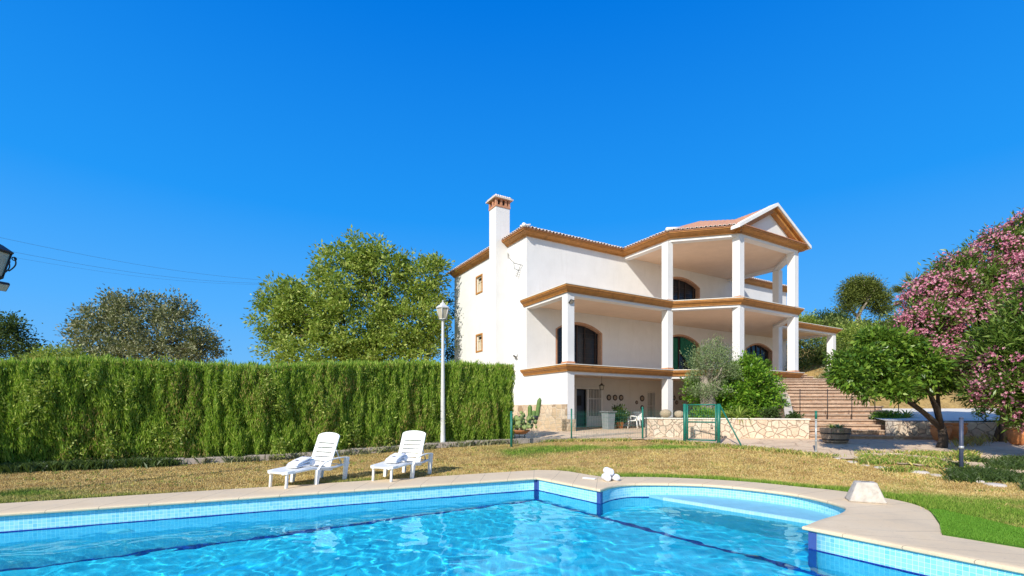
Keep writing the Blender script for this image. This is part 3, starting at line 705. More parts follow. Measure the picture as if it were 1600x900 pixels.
# balcony slabs
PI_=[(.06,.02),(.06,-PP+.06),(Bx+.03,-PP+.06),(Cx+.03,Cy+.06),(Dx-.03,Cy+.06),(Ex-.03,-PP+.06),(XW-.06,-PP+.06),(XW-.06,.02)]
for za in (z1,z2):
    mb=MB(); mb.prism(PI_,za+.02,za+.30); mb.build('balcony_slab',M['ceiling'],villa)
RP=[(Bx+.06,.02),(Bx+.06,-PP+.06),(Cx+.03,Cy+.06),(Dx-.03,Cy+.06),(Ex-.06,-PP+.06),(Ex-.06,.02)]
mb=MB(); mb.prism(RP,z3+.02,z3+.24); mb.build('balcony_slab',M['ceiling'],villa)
prof=lambda z:[(0,z),(.07,z),(.07,z+.045),(.10,z+.055),(.115,z+.085),(.15,z+.12),(.20,z+.155),(.225,z+.17),(.225,z+.20),(.265,z+.215),(.265,z+.285),(0,z+.285)]
capp=lambda z:[(0,z+.286),(.29,z+.286),(.29,z+.318),(0,z+.318)]
porch_path=[(0.0,.20)]+PORCH[1:-1]+[(XW,.2)]
# travel direction so that 'right-hand side' is outward
porch_path_r=porch_path[::-1]
def outward(path):
    # check with first edge: outward must point away from the centroid
    return path
def sweep_out(name, path, prof_, mat, smooth=True, closed=False):
    cx_=sum(p[0] for p in path)/len(path); cy_=sum(p[1] for p in path)/len(path)
    i=len(path)//2; d_=Vector(path[i])-Vector(path[i-1]); nrm=Vector((d_.y,-d_.x)); mid=(Vector(path[i])+Vector(path[i-1]))/2
    if nrm.dot(mid-Vector((cx_,max(cy_,YD/2))))<0: path=path[::-1]
    mb=MB(); mb.sweep(path,prof_,closed); o=mb.build(name,mat,villa); return smooth_angle(o,30)
for za in (z1,z2):
    sweep_out('cornice',porch_path,prof(za),M['ochre']); 
    mb=MB(); path=porch_path
    sweep_out('slab_edge',porch_path,capp(za),M['cap'])
# roof-level cornice: left side in two stretches (chimney between), front, bay, right front, right side
CHX,CHY0,CHY1=-.72,1.90,2.66
roof_paths=[[(0,YD),(0,CHY1+.002)],[(0,CHY0-.0),(0,0),(Bx,0),(Bx,-PP),(Cx,Cy),(Dx,Cy),(Ex,-PP),(Ex,0),(XW,0),(XW,YD)]]
def sweep_left(name,path,pf,mat):
    mb=MB(); mb.sweep(path,pf); o=mb.build(name,mat,villa); return smooth_angle(o,30)
for pth_ in roof_paths:
    # travelling from the back along the left side towards the front, the outside is on the right-hand side
    sweep_left('cornice',pth_,[(a*1.35,z3+(b_-0)*.90) for a,b_ in prof(0)],M['ochre'])
# white beams under cornices
def beams(path, za, hgt=.12, wdt=.40, name='edge_beam'):
    mb=MB(); mb.sweep(path[::-1] if False else path,[(-.003,za-hgt),(-.003,za+.019),(-wdt,za+.019),(-wdt,za-hgt)]); return mb.build(name,M['plaster'],villa)
left2right=[(0,0)]+PORCH[1:-1]+[(XW,0)]
beams([(0,-.0)]+PORCH[1:-1]+[(XW,-.0)],z1); beams([(0,-.0)]+PORCH[1:-1]+[(XW,-.0)],z2)
beams([(Bx,-.0),(Bx,-PP),(Cx,Cy),(Dx,Cy),(Ex,-PP),(Ex,0)],z3,.14)
# columns
cols=[(.0,-PP),(Bx-.20,-PP),(Cx-.05,Cy),(Dx-.35,Cy),(Ex-.20,-PP),(XW-.40,-PP)]
def column(x,y,za,zb,parent=villa,base=True):
    mb=MB(); mb.box(x,x+.40,y+.002,y+.402,za,zb); c=mb.build('column',M['plaster'],parent,bevel=.012)
    if base:
        mb=MB(); mb.box(x-.025,x+.425,y-.02,y+.425,za,za+.13); mb.build('column_base',M['terra'],c,bevel=.008)
    return c
for x,y in cols[:4]: column(x,y,0,z1-.12,base=False)
for x,y in cols[4:]: column(x,y,0,z1-.12,base=False)
for x,y in cols: column(x,y,zd1,z2-.12)
for x,y in cols[1:5]: column(x,y,zd2,z3-.14)
# column at the wall side of the lower passage
# arched windows
def arched_window(a, curtain=False, name='arched_window'):
    x0,x1,zb,zs,zt=a; e=empty(name); e.parent=villa
    o_=arch(x0-.0,x1+.0,zb,zs,zt,16); i_=arch(x0+.10,x1-.10,zb,zs-.02,zt-.11,16)
    # brick lining of the opening
    mb=MB(); pts=o_[1:]+[o_[0]]; pin=i_[1:]+[i_[0]]
    n=len(pts)
    V=[(p[0],-.012,p[1]) for p in pts]+[(p[0],-.012,p[1]) for p in pin]+[(p[0],.30,p[1]) for p in pin]+[(p[0],.30,p[1]) for p in pts]
    F=[]
    for i in range(n-1):
        F+=[(i,i+1,n+i+1,n+i),(n+i,n+i+1,2*n+i+1,2*n+i)]
    mb.add(V,F); mb.build('brick_surround',M['brick'],e)
    mb=MB(); q=[(p[0],.27,p[1]) for p in i_]; mb.add(q,[tuple(range(len(q)))]); mb.build('pane',M['glass'],e,recalc=False)
    # iron bars and sashes
    mb=MB(); c=(x0+x1)/2
    def ztop(x):
        hw=(x1-x0)/2; rise=zt-zs; r=(hw*hw+rise*rise)/(2*rise); return zt-r+math.sqrt(max(0,r*r-(x-c)**2))-.11
    for fx in (.1,.33,.5,.67,.9):
        x=x0+(x1-x0)*fx; wd=.035 if fx in (.5,) else .022
        mb.box(x-wd,x+wd,.215,.255,zb,ztop(x))
    for k_ in range(1,9):
        z=zb+k_*.27
        if z<zs-.05: mb.box(x0+.1,x1-.1,.222,.236,z-.007,z+.007)
    mb.build('sash',simple_dark,e)
    if curtain:
        mb=MB(); xs_=np.linspace(x0+.1,x0+1.55,26); V=[]; 
        for i,x in enumerate(xs_): V+=[(x,.20+.03*math.sin(i*1.9),zb),(x-.0,.20+.03*math.sin(i*1.9),min(ztop(x)-.02,zs+.3) )]
        mb.add(V,[(2*i,2*i+2,2*i+3,2*i+1) for i in range(25)]); mb.build('curtain',M['curtain'],e,smooth=True)
        mb=MB(); V=[]; xs_=np.linspace(x1-1.6,x1-.1,24)
        for i,x in enumerate(xs_):
            V+=[(x,.205+.03*math.sin(i*1.7),zb+(1.6-(i/23)*1.5)),(x,.205+.03*math.sin(i*1.7),ztop(x)-.02)]
        mb.add(V,[(2*i,2*i+2,2*i+3,2*i+1) for i in range(23)]); mb.build('curtain',M['curtain'],e,smooth=True)
    return e
simple_dark=simple('dark_brown_sash_paint',(.05,.032,.025),.5,.2,8,.1)
for i,a in enumerate(ARCHES): arched_window(a,curtain=(i==1))
# small side windows
def side_window(y0,y1,za,zb):
    e=empty('window'); e.parent=villa
    mb=MB(); t=.085
    for (a,b_,c,d) in ((y0-t,y1+t,zb,zb+t),(y0-t,y1+t,za-t,za),(y0-t,y0,za,zb),(y1,y1+t,za,zb)): mb.box(-.035,.02,a,b_,c,d)
    mb.build('window_trim',M['ochre'],e)
    mb=MB(); ym=(y0+y1)/2
    for (a,b_,c,d) in ((y0,y1,zb-.08,zb),(y0,y1,za,za+.08),(y0,y0+.12,za+.08,zb-.08),(y1-.12,y1,za+.08,zb-.08),(ym-.04,ym+.04,za+.08,zb-.3),(y0+.1,y1-.1,zb-.32,zb-.26)): mb.box(.05,.10,a,b_,c,d)
    mb.build('window_frame',M['frame_cream'],e)
    mb=MB(); mb.box(.11,.12,y0,y1,za,zb-.3); mb.build('shutter',M['frame_cream'],e)
    mb=MB(); mb.box(.11,.12,y0,y1,zb-.299,zb); mb.build('pane',M['glass'],e)
for a in sw: side_window(*a)
# doors of the lower porch
d=empty('door'); d.parent=villa
mb=MB(); mb.box(3.14,3.92,.28,.31,.03,2.05); mb.build('dark_doorway',M['bluegrey_door'],d)
mb=MB(); mb.box(3.30,3.72,.262,.279,1.2,1.75); mb.build('door_panel',M['dark'],d)
mb=MB(); mb.box(3.06,3.16,-.03,.1,.0,2.16); mb.box(3.90,3.98,-.03,.1,0,2.16); mb.box(4.93,5.02,-.03,.1,0,2.16); mb.box(3.06,5.02,-.035,.1,2.10,2.19); mb.build('door_frame',M['white_paint'],d)
g_=empty('security_gate'); g_.parent=villa
mb=MB(); mb.box(3.985,4.92,-.02,.03,.05,.62)
for k_ in range(9):
    x=4.03+k_*.106; mb.box(x-.016,x+.016,-.02,.02,.6,2.08)
mb.box(3.985,4.92,-.02,.02,1.55,1.60); mb.box(3.985,4.03,-.022,.022,.6,2.1); mb.box(4.87,4.92,-.022,.022,.6,2.1); mb.build('gate_leaf',M['white_paint'],g_)
mb=MB(); mb.box(3.98,4.92,.25,.28,.62,2.08); mb.build('pane',M['glass'],g_)
w_=empty('barred_window'); w_.parent=villa
mb=MB()
for k_ in range(6): mb.box(8.54+k_*.115,8.575+k_*.115,-.02,.02,.35,2.05)
for zz in (.4,1.2,2.0): mb.box(8.51,9.16,-.022,.022,zz-.02,zz+.02)
mb.build('window_bars',M['white_paint'],w_); mb=MB(); mb.box(8.51,9.16,.22,.24,.35,2.05); mb.build('pane',M['glass'],w_)
# chimney: shaft along the side wall
ch=empty('chimney'); ch.parent=villa
ZT=11.80
mb=MB(); mb.box(CHX,.0-.002,CHY0,CHY1,0,z3); mb.box(CHX,.12,CHY0,CHY1,z3,ZT); mb.build('chimney_shaft',M['plaster'],ch)
mb=MB(); mb.box(CHX-.03,.15,CHY0-.03,CHY1+.03,ZT,ZT+.10); mb.box(CHX-.03,.15,CHY0-.03,CHY1+.03,ZT+.40,ZT+.45)
for x in (CHX-.02,CHX+.26,CHX+.54,.14-.12): 
    for y in (CHY0-.02,CHY1-.10): mb.box(x,x+.12,y,y+.12,ZT+.10,ZT+.40)
for y in (CHY0+.28,): 
    for x in (CHX-.02,.02): mb.box(x,x+.12,y,y+.14,ZT+.10,ZT+.40)
mb.build('chimney_arches',M['terra'],ch)
mb=MB(); mb.box(CHX+.15,-.03,CHY0+.15,CHY1-.15,ZT+.1,ZT+.4); mb.build('flue',M['dark'],ch)
tile_white=simple('whitewashed_roof_tile',(.66,.58,.52),.85,.18,9,.4,dirt=((.40,.22,.15),7,.56))
def tile_row(mb, a, b, out, z, pitch=.21, r=.082, ln=.42, slope=.30, n=6):
    """half-round roof tiles side by side along the eave a-b, pointing outwards"""
    a,b=Vector(a),Vector(b); L=(b-a).length; k=max(1,int(round(L/pitch))); t=(b-a)/L; o_=Vector(out).normalized()
    for i in range(k):
        c=a+t*(L*(i+.5)/k); rr=r*random.uniform(.95,1.05); dz=random.uniform(-.006,.006); V=[]
        for s_,zz in ((.0,0),(-ln,ln*slope)):
            for ring_ in (rr,rr-.018):
                for j in range(n+1):
                    q=PI*j/n; p=c+o_*s_+t*(-math.cos(q)*ring_); V.append((p.x,p.y,z+dz+zz+math.sin(q)*ring_))
        m_=n+1; F=[]
        for j in range(n): F+=[(j,j+1,m_+j+1,m_+j),(j,j+1,2*m_+j+1,2*m_+j),(m_+j,m_+j+1,3*m_+j+1,3*m_+j)]
        mb.add(V,F)
mb=MB(); x0,x1,y0,y1=CHX-.12,.24,CHY0-.12,CHY1+.12; zt=ZT+.46
mb.box(x0-.03,x1+.03,y0-.03,y1+.03,zt-.03,zt+.035); zt+=.036
mb.add([(x0,y0,zt),(x1,y0,zt),(x1,y1,zt),(x0,y1,zt),((x0+x1)/2-.1,(y0+y1)/2,zt+.30),((x0+x1)/2+.1,(y0+y1)/2,zt+.30)],[(0,1,5,4),(1,2,5),(2,3,4,5),(3,0,4),(3,2,1,0)])
i_=.06; tile_row(mb,(x0+i_,y0-.02),(x1-i_,y0-.02),(0,-1),zt,.14,.05,.16,.7); tile_row(mb,(x0-.02,y0+i_),(x0-.02,y1-i_),(-1,0),zt,.14,.05,.16,.7)
tile_row(mb,(x1+.02,y0+i_),(x1+.02,y1-i_),(1,0),zt,.14,.05,.16,.7); tile_row(mb,(x0+i_,y1+.02),(x1-i_,y1+.02),(0,1),zt,.14,.05,.16,.7)
mb.build('chimney_cap',tile_white,ch)
# roof surfaces with real barrel-tile corrugation
EV=.42; ze=z3+.285
def roof_grid(name, x0,x1,y0,y1, step, hf, keep, corr=.03):
    xs_=np.arange(x0,x1+step,step); ys_=np.arange(y0,y1+step,step); X_,Y_=np.meshgrid(xs_,ys_)
    H,along_=hf(X_,Y_); Zr=H+corr*np.abs(np.sin(along_*PI/.21))
    c=keep(X_,Y_); ii=np.arange(X_.size).reshape(X_.shape); mk=c[:-1,:-1]&c[:-1,1:]&c[1:,1:]&c[1:,:-1]
    return np_mesh(name,np.stack([X_,Y_,Zr],-1).reshape(-1,3),np.stack([ii[:-1,:-1],ii[:-1,1:],ii[1:,1:],ii[1:,:-1]],-1)[mk],M['rooftile'],villa,smooth=True)
M['rooftile']=simple('terracotta_roof_tiles',(.50,.25,.145),.85,.3,5,.5,.01,dirt=((.62,.48,.38),9,.55))
tp=math.tan(R(16.5)); tpb=math.tan(R(23)); tg=math.tan(R(28))
def main_h(X_,Y_):
    d4=np.stack([X_+EV,XW+EV-X_,Y_+EV,YD+EV-Y_]); k_=d4.argmin(0); return ze+.03+tp*np.clip(d4.min(0),0,None), np.where(k_<2,Y_,X_)
roof_grid('roof',-EV+.02,XW+EV,-EV+.02,YD+EV,.052,main_h,lambda a,b_:a>-99)
r2=math.sqrt(.5)
def bay_h(X_,Y_):
    dW=X_-(Bx-EV); dE=(Ex+EV)-X_
    dSW=((X_-Bx)*r2+(Y_+PP)*r2)+EV; dSE=(-(X_-Ex)*r2+(Y_+PP)*r2)+EV
    d4=np.stack([dW,dE,dSW,dSE]); k_=d4.argmin(0); H=ze+.03+tpb*np.clip(d4.min(0),0,None)
    al=np.choose(k_,[Y_,Y_,(X_-Y_)*r2,(X_+Y_)*r2])
    G=ze+.03+tg*(2.575+.38-np.abs(X_-XC)); use=G>H
    return np.where(use,G,H), np.where(use,Y_,al)
def bay_keep(X_,Y_):
    dSW=((X_-Bx)*r2+(Y_+PP)*r2)+EV; dSE=(-(X_-Ex)*r2+(Y_+PP)*r2)+EV
    return (dSW>-.02)&(dSE>-.02)&(Y_>Cy-.40)&(X_>Bx-EV-.01)&(X_<Ex+EV+.01)
roof_grid('roof',Bx-EV,Ex+EV,Cy-.44,.6,.04,bay_h,bay_keep)
# eave tiles
e_=EV+.03
for run in (((-e_,CHY1+.12),(-e_,YD+e_),(-1,0)),((-e_,-e_),(-e_,CHY0-.1),(-1,0)),((-e_,-e_),(Bx-e_,-e_),(0,-1)),((Bx-e_,-e_),(Bx-e_,-PP-e_*.41),(-1,0)),
            ((Bx-e_,-PP-e_*.41),(Cx-e_*.41,Cy-e_),(-1,-1)),((Dx+e_*.41,Cy-e_),(Ex+e_,-PP-e_*.41),(1,-1)),((Ex+e_,-e_),(XW+e_,-e_),(0,-1)),((XW+e_,-e_),(XW+e_,YD),(1,0))):
    mb=MB(); tile_row(mb,*run,ze); mb.build('eave_tiles',tile_white,villa,recalc=False)
# hip caps in white mortar
for a,b_ in (((-e_,-e_,ze+.06),(2.2,2.2,ze+.10+tp*2.6)),((Bx-e_,-PP-e_*.41,ze+.07),(Bx+1.2,-PP+.25,ze+.12+tp*1.55))):
    mb=MB(); mb.tube([a,b_],[.10,.09],8); mb.build('hip_cap',M['whitewash'],villa,smooth=True)
# soffit boards closing the eave
def soff(path): 
    mb=MB(); mb.sweep(path,[(0,ze-.035),(.40,ze-.035),(.40,ze-.005),(0,ze-.005)]); mb.build('soffit',M['terra'],villa)
soff(roof_paths[0]); soff(roof_paths[1])
# pediment over the front bay
py_=Cy-.0; hwid=2.575+.30
ped=empty('pediment'); ped.parent=villa
zb_=z3+.27; top=zb_+tg*hwid
mb=MB(); wv=hwid-.12
V=[(XC-wv,py_+.05,zb_),(XC+wv,py_+.05,zb_),(XC,py_+.05,zb_+tg*wv)]; V+=[(x,py_+.35,z) for x,_,z in V]
mb.add(V,[(0,1,2),(5,4,3),(0,3,4,1),(1,4,5,2),(2,5,3,0)]); mb.build('gable_wall',M['plaster'],ped)
def rake(side, o0,o1,zlo,zhi, ext=.42):
    # sloping member: cross-section in (outward y, z)
    mb=MB(); xa=XC+side*(hwid+ext*.6); xb=XC
    za=zb_-tg*ext*.6; zc=top
    V=[]
    for x,zz in ((xa,za),(xb,zc)):
        V+=[(x,py_-o0,zz+zlo),(x,py_-o1,zz+zlo+ .0),(x,py_-o1,zz+zhi),(x,py_-o0,zz+zhi)]
    mb.add(V,[(0,1,2,3),(7,6,5,4),(0,4,5,1),(1,5,6,2),(2,6,7,3),(3,7,4,0)]); return mb
for s_ in (-1,1):
    rake(s_,-.04,.20,-.30,-.12,.0).build('raking_moulding',M['ochre'],ped)
    rake(s_,-.04,.33,-.12,-.03,.25).build('raking_moulding',M['ochre'],ped)
    rake(s_,-.10,.40,-.03,.14,.5).build('raking_coping',M['whitewash'],ped)
# white upstand on the roof beyond, seen through the bay
mb=MB(); mb.box(14.9+3.2,16.6+3.2,1.2,2.4,ze,ze+1.35); mb.build('roof_upstand',M['plaster'],villa)

# ================================================================= HARD LANDSCAPE RIGHT OF THE VILLA
def grid_sheet(name, a,b,c,d, nu,nv, zf, mat, jit=0, **k):
    """bilinear sheet over four plan corners a-b (near) c-d (far, same order)"""
    a,b,c,d=[np.array(q[:2],float) for q in (a,b,c,d)]
    u=np.linspace(0,1,nu); v=np.linspace(0,1,nv); U,Vv=np.meshgrid(u,v)
    Pn=a+(b-a)*U[...,None]; Pf=c+(d-c)*U[...,None]; Q=Pn+(Pf-Pn)*Vv[...,None]
    Z=zf(Q[...,0],Q[...,1],U,Vv); ii=np.arange(nu*nv).reshape(nv,nu)
    F=np.stack([ii[:-1,:-1],ii[:-1,1:],ii[1:,1:],ii[1:,:-1]],-1).reshape(-1,4)
    o=np_mesh(name,np.concatenate([Q,Z[...,None]],-1).reshape(-1,3),F,mat,smooth=True); return o
def wall_along(pts, h0, z0, z1, th=.35):
    """stone wall: pts plan polyline (near face), thickness away from the camera"""
    mb=MB(); n=len(pts); pts=[np.array(p[:2],float) for p in pts]; off=[]
    for i in range(n):
        t=pts[min(i+1,n-1)]-pts[max(i-1,0)]; t/=np.linalg.norm(t); off.append(np.array([-t[1],t[0]])*th)
    poly_=[tuple(p) for p in pts]+[tuple(p+o) for p,o in zip(pts[::-1],off[::-1])]
    mb.prism(poly_,z0,z1); return mb
# low retaining wall of the planting bed
W0=P(1008,681,.47); W1=P(1265,686.5,.45)
bedtop=1.10
rw=empty('retaining_wall',(*((W0+W1)/2),.45),label='low wall of crazy paved pale stone in front of the olive tree bed',cat='wall')
def child(o,parent):
    o.parent=parent; o.matrix_parent_inverse=Matrix.Translation(-Vector(parent.location)) if parent.rotation_euler.z==0 else parent.matrix_basis.inverted(); return o
wt_=(W1-W0)/np.linalg.norm(W1-W0); wn_=np.array([-wt_[1],wt_[0]])
LS=np.array([W0,W0+wn_*2.2]); RS=np.array([W1,W1+wn_*1.9+wt_*.2])
bedfar=[W0+wn_*2.2,W0+wn_*5.3+wt_*1.0]
mb=MB(); pts=[W0,W1]; ww_=.32
ring_=[W0,W1,W1+wn_*1.2,W1+wn_*1.2-wt_*ww_,W1+wn_*ww_-wt_*ww_,W0+wn_*ww_+wt_*ww_,W0+wn_*1.6+wt_*ww_,W0+wn_*1.6]
mb.prism([tuple(p) for p in ring_],.3,bedtop); o=mb.build('stone_face',M['stone'],bevel=.02); child(o,rw)
mb=MB(); ro=[W0-wn_*.03-wt_*.03,W1-wn_*.03+wt_*.03,W1+wn_*1.2+wt_*.03,W1+wn_*1.2-wt_*(ww_+.03),W1+wn_*(ww_+.03)-wt_*(ww_+.03),W0+wn_*(ww_+.03)+wt_*(ww_+.03),W0+wn_*1.6+wt_*(ww_+.03),W0+wn_*1.6-wt_*.03]
mb.prism([tuple(p) for p in ro],bedtop+.002,bedtop+.045); o=mb.build('coping_stone',M['cap'],bevel=.01); child(o,rw)
# planting bed soil: rises from the wall towards the deck on the right
S_bl=(10.75,17.9); S_tl=(15.1,27.6)      # left edge of the upper stairs
def bedz(x,y,u=None,v=None): return 1.02+1.9*sstep(0,1,(v*1.05-.05))*sstep(.30,.95,u)+.06*fbm(x*2,y*2,4)
o=grid_sheet('planting_bed',W0+wn_*.3+wt_*.3,W1+wn_*.3-wt_*.1,(7.2,23.6),(14.2,26.6),40,34,bedz,M['soil']); tag(o,kind='structure')
# stairs
def lerp(a,b,t): return np.array(a,float)+(np.array(b,float)-np.array(a,float))*t
st=empty('garden_stairs',(12,16.5,.45),label='wide weathered brick stairs climbing to the villa deck beside the shrub',cat='stairs')
LB=[(9.95,16.15),(10.3,16.75),(10.6,17.5)]; RBt=[(14.6,15.5),(14.4,16.2),(14.2,16.9)]
fz=.44; rise=.162
for i in range(4):
    l=lerp((9.9,15.95),(10.75,17.9),i/4); r_=lerp((14.5,15.1),(14.3,17.4),i/4)
    l2=(10.9,18.4); r2_=(14.3,18.4)
    mb=MB(); mb.prism([tuple(l),tuple(r_),r2_,l2],.2+i*.0,fz+rise*(i+1)-.05); o=mb.build('stair_step',M['step']); child(o,st)
    mb=MB(); mb.prism([tuple(l+(-.02,-.05)),tuple(r_+(.02,-.05)),r2_,l2],fz+rise*(i+1)-.049,fz+rise*(i+1)); child(mb.build('tread',M['tread'],bevel=.012),st)
zt0=fz+rise*4
NS=14; top_l,top_r=(15.2,27.7),(17.0,27.9)
for i in range(NS):
    t=i/NS; l=lerp((10.75,18.2),top_l,t); r_=lerp((14.2,18.0),top_r,t**1.0)+np.array([.55*math.sin(t*PI),0])
    t2=(i+1.25)/NS; l2=lerp((10.75,18.2),top_l,min(1,t2)); r2_=lerp((14.2,18.0),top_r,min(1,t2))+np.array([.55*math.sin(min(1,t2)*PI),0])
    if i==NS-1: l2,r2_=np.array((15.6,28.6)),np.array((17.6,28.8))
    zt_=zt0+(3.45-zt0)*(i+1)/NS+random.uniform(-.014,.014); l=l+np.array([random.uniform(-.15,.12),random.uniform(-.05,.05)]); r_=r_+np.array([random.uniform(-.25,.25),random.uniform(-.08,.08)])
    mb=MB(); mb.prism([tuple(l),tuple(r_),tuple(r2_),tuple(l2)],zt_-.5,zt_-.05); o=mb.build('stair_step',M['step']); child(o,st)
    mb=MB(); mb.prism([tuple(l+(-.02,-.06)),tuple(r_+(.02,-.06)),tuple(r2_),tuple(l2)],zt_-.049,zt_); child(mb.build('tread',M['tread'],bevel=.012),st)
# sloping stringer wall on the left of the upper flight
mb=MB(); a=np.array((10.45,17.75)); b_=np.array((12.1,20.9)); nn_=np.array([-(b_-a)[1],(b_-a)[0]])/np.linalg.norm(b_-a)*.3
P4=[tuple(a),tuple(b_),tuple(b_+nn_),tuple(a+nn_)]
mb.prism(P4,[.5]*4,[1.15,1.98,1.98,1.15]); o=mb.build('stringer_wall',M['concrete'],bevel=.02); child(o,st)
mb=MB(); a=np.array((12.1,20.9)); b_=np.array((14.9,27.0)); nn_=np.array([-(b_-a)[1],(b_-a)[0]])/np.linalg.norm(b_-a)*.3
mb.prism([tuple(a),tuple(b_),tuple(b_+nn_),tuple(a+nn_)],[.5]*4,[2.0,3.4,3.4,2.0]); o=mb.build('stringer_wall',M['stone']); child(o,st)
# right-hand stone wall, white ramp and hillside
RW0=P(1398,690,.42); RW1=P(1640,696,.42)
mb=wall_along([RW0,P(1500,690,.42),RW1],0,.2,1.06,.4); o=mb.build('stone_wall',M['stone'],bevel=.02); tag(o,'low pale stone wall below the white ramp, behind the terracotta pots','wall')
rz=lambda x,y,u,v:1.09+.42*v+.0*u
o=grid_sheet('concrete_ramp',RW0+(0,.38),RW1+(9,.38),(17.0,25.6),(34,25.6),8,8,rz,M['ramp']); tag(o,kind='structure')
o=grid_sheet('hillside',(14.2,17.95),(17.05,25.5),(14.9,17.7),(19,25.8),6,10,lambda x,y,u,v:zt0-.02+(1.52-zt0)*u*1.0+0*v,M['bank']); tag(o,kind='structure')
o=grid_sheet('hillside',(17.0,25.4),(19.5,27.5),(18.5,30),(24,38),12,18,lambda x,y,u,v:1.5+1.9*v+.12*fbm(x,y,2),M['bank']); tag(o,kind='structure')
# kerb blocks in front of the hedge
kerb=empty('kerb',(*HA,0),label='row of grey brown concrete kerb blocks along the foot of the hedge',cat='kerb')
L=22.4; x=-3.2; i=0
while x<L-.3:
    ln=.47+random.uniform(-.03,.03); c=HA+hd*(x+ln/2)+hn*(.28+.012*math.sin(i*2.1)); 
    z=float(gz(*c)); h_=.155+random.uniform(-.012,.012)
    Mx=Matrix.Translation((c[0],c[1],z-.05))@Matrix.Rotation(math.atan2(hd[1],hd[0])+random.uniform(-.02,.02),4,'Z')@Matrix.Rotation(random.uniform(-.015,.015),4,'X')
    if 1.5<x<19: 
        mb=MB(); mb.box(-ln/2+.006,ln/2-.006,-.06,.06,0,h_+.05 if x<15 else h_-.02,Mx); o=mb.build('kerb_block',M['block'],bevel=.012); child(o,kerb)
    x+=ln; i+=1

# ================================================================= HEDGE
hg=empty('hedge',(*((HA+HB)/2),0),label='long clipped green cypress hedge behind the sun loungers',cat='hedge')
hyaw=math.atan2(hd[1],hd[0]); L0h,L1h=-9.0,float(np.linalg.norm(HB-HA))
TH=1.15
def hedge_top(u): return 2.62+.10*(vnoise(u*.55,0,1)-.5)+.012*np.clip(u,0,30)+.06*(vnoise(u*2.5,3,1)-.5)
def hedge_pt(u,v,d): # u along, v height, d depth behind the front face
    x=HA[0]+hd[0]*u-hn[0]*d; y=HA[1]+hd[1]*u-hn[1]*d; return x,y
# core
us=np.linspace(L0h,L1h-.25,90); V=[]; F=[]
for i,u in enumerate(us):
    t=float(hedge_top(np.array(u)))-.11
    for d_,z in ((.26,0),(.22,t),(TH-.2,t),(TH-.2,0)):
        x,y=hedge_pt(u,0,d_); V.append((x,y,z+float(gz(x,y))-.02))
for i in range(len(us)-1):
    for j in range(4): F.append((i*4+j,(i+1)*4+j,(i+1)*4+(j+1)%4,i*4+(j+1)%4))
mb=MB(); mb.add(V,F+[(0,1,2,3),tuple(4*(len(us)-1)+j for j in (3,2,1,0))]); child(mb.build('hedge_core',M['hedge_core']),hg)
def hedge_bump(u,v):
    uw=u+.45*vnoise(u*.9,v*.9,21)+.12*vnoise(u*3,v*2,22)
    a_=np.abs(2*vnoise(uw*1.9,v*.45,5)-1)**.7; b_=np.abs(2*vnoise(uw*4.7,v*.8,15)-1)
    fine=vnoise(u*9,v*3.0,8); big=vnoise(u*.55,v*.5,11)
    return .24*a_*(.4+vnoise(u*.4,v*.3,31))+.14*b_+.17*fine+.34*(big-.5)
def sprays(n, face):
    if face=='front':
        w_=rng.random(n); u=L0h+(L1h-L0h)*w_**.85; v=rng.random(n)**.9; tp_=hedge_top(u); v=v*tp_
        dd=.16-hedge_bump(u,v)+rng.uniform(-.03,.10,n)+.14*sstep(.5,0,v); nx_,ny_=hn
        x=HA[0]+hd[0]*u-hn[0]*dd; y=HA[1]+hd[1]*u-hn[1]*dd; nrm=np.tile([hn[0],hn[1],0.],(n,1))
    elif face=='top':
        u=rng.uniform(L0h,L1h,n); d_=rng.uniform(-.05,TH,n); v=hedge_top(u)-rng.uniform(0,.15,n)+.17*vnoise(u*6,d_*6,1)**2; x=HA[0]+hd[0]*u-hn[0]*d_; y=HA[1]+hd[1]*u-hn[1]*d_; nrm=np.tile([0,0,1.],(n,1))
    elif face=='end':
        d_=rng.uniform(-.02,TH,n); v=rng.random(n)*hedge_top(L1h); e_=-hedge_bump(d_*1.0+50,v)*.7+rng.uniform(-.05,.06,n)
        u=L1h-.1-e_*.5; x=HA[0]+hd[0]*u-hn[0]*d_; y=HA[1]+hd[1]*u-hn[1]*d_; nrm=np.tile([hd[0],hd[1],0.],(n,1))
    z=v+gz(x,y)
    lean=rng.uniform(.1,.6,n); la=rng.uniform(0,2*PI,n)
    D_=np.stack([np.zeros(n),np.zeros(n),np.ones(n)],-1)+nrm*lean[:,None]*.8+.38*np.stack([np.cos(la),np.sin(la),rng.uniform(-.3,.3,n)],-1)
    D_/=np.linalg.norm(D_,axis=1)[:,None]
    return np.stack([x,y,z],-1),D_
def leafcards(C, D_, Ln, Wd, name, mat, parent=None, nb=None):
    """every leaf a pointed four-cornered blade starting at C and running along D_"""
    n=len(C); r_=rng.normal(size=(n,3)) if nb is None else nb+.5*rng.normal(size=(n,3))
    S=np.cross(D_,r_); S/=np.linalg.norm(S,axis=1)[:,None]+1e-9
    Ln=np.broadcast_to(Ln,(n,))[:,None]; Wd=np.broadcast_to(Wd,(n,))[:,None]
    up=np.cross(S,D_)*Ln*.10
    V=np.stack([C,C+D_*Ln*.45+S*Wd+up,C+D_*Ln,C+D_*Ln*.45-S*Wd+up],1).reshape(-1,3)
    return np_mesh(name,V,np.arange(4*n).reshape(-1,4),mat,parent)
Cs=[];Ds=[]
for n_,f_ in ((165000,'front'),(26000,'top'),(11000,'end')):
    c,d_=sprays(n_,f_); Cs.append(c-d_*.05); Ds.append(d_)
C_=np.vstack(Cs); D_=np.vstack(Ds)
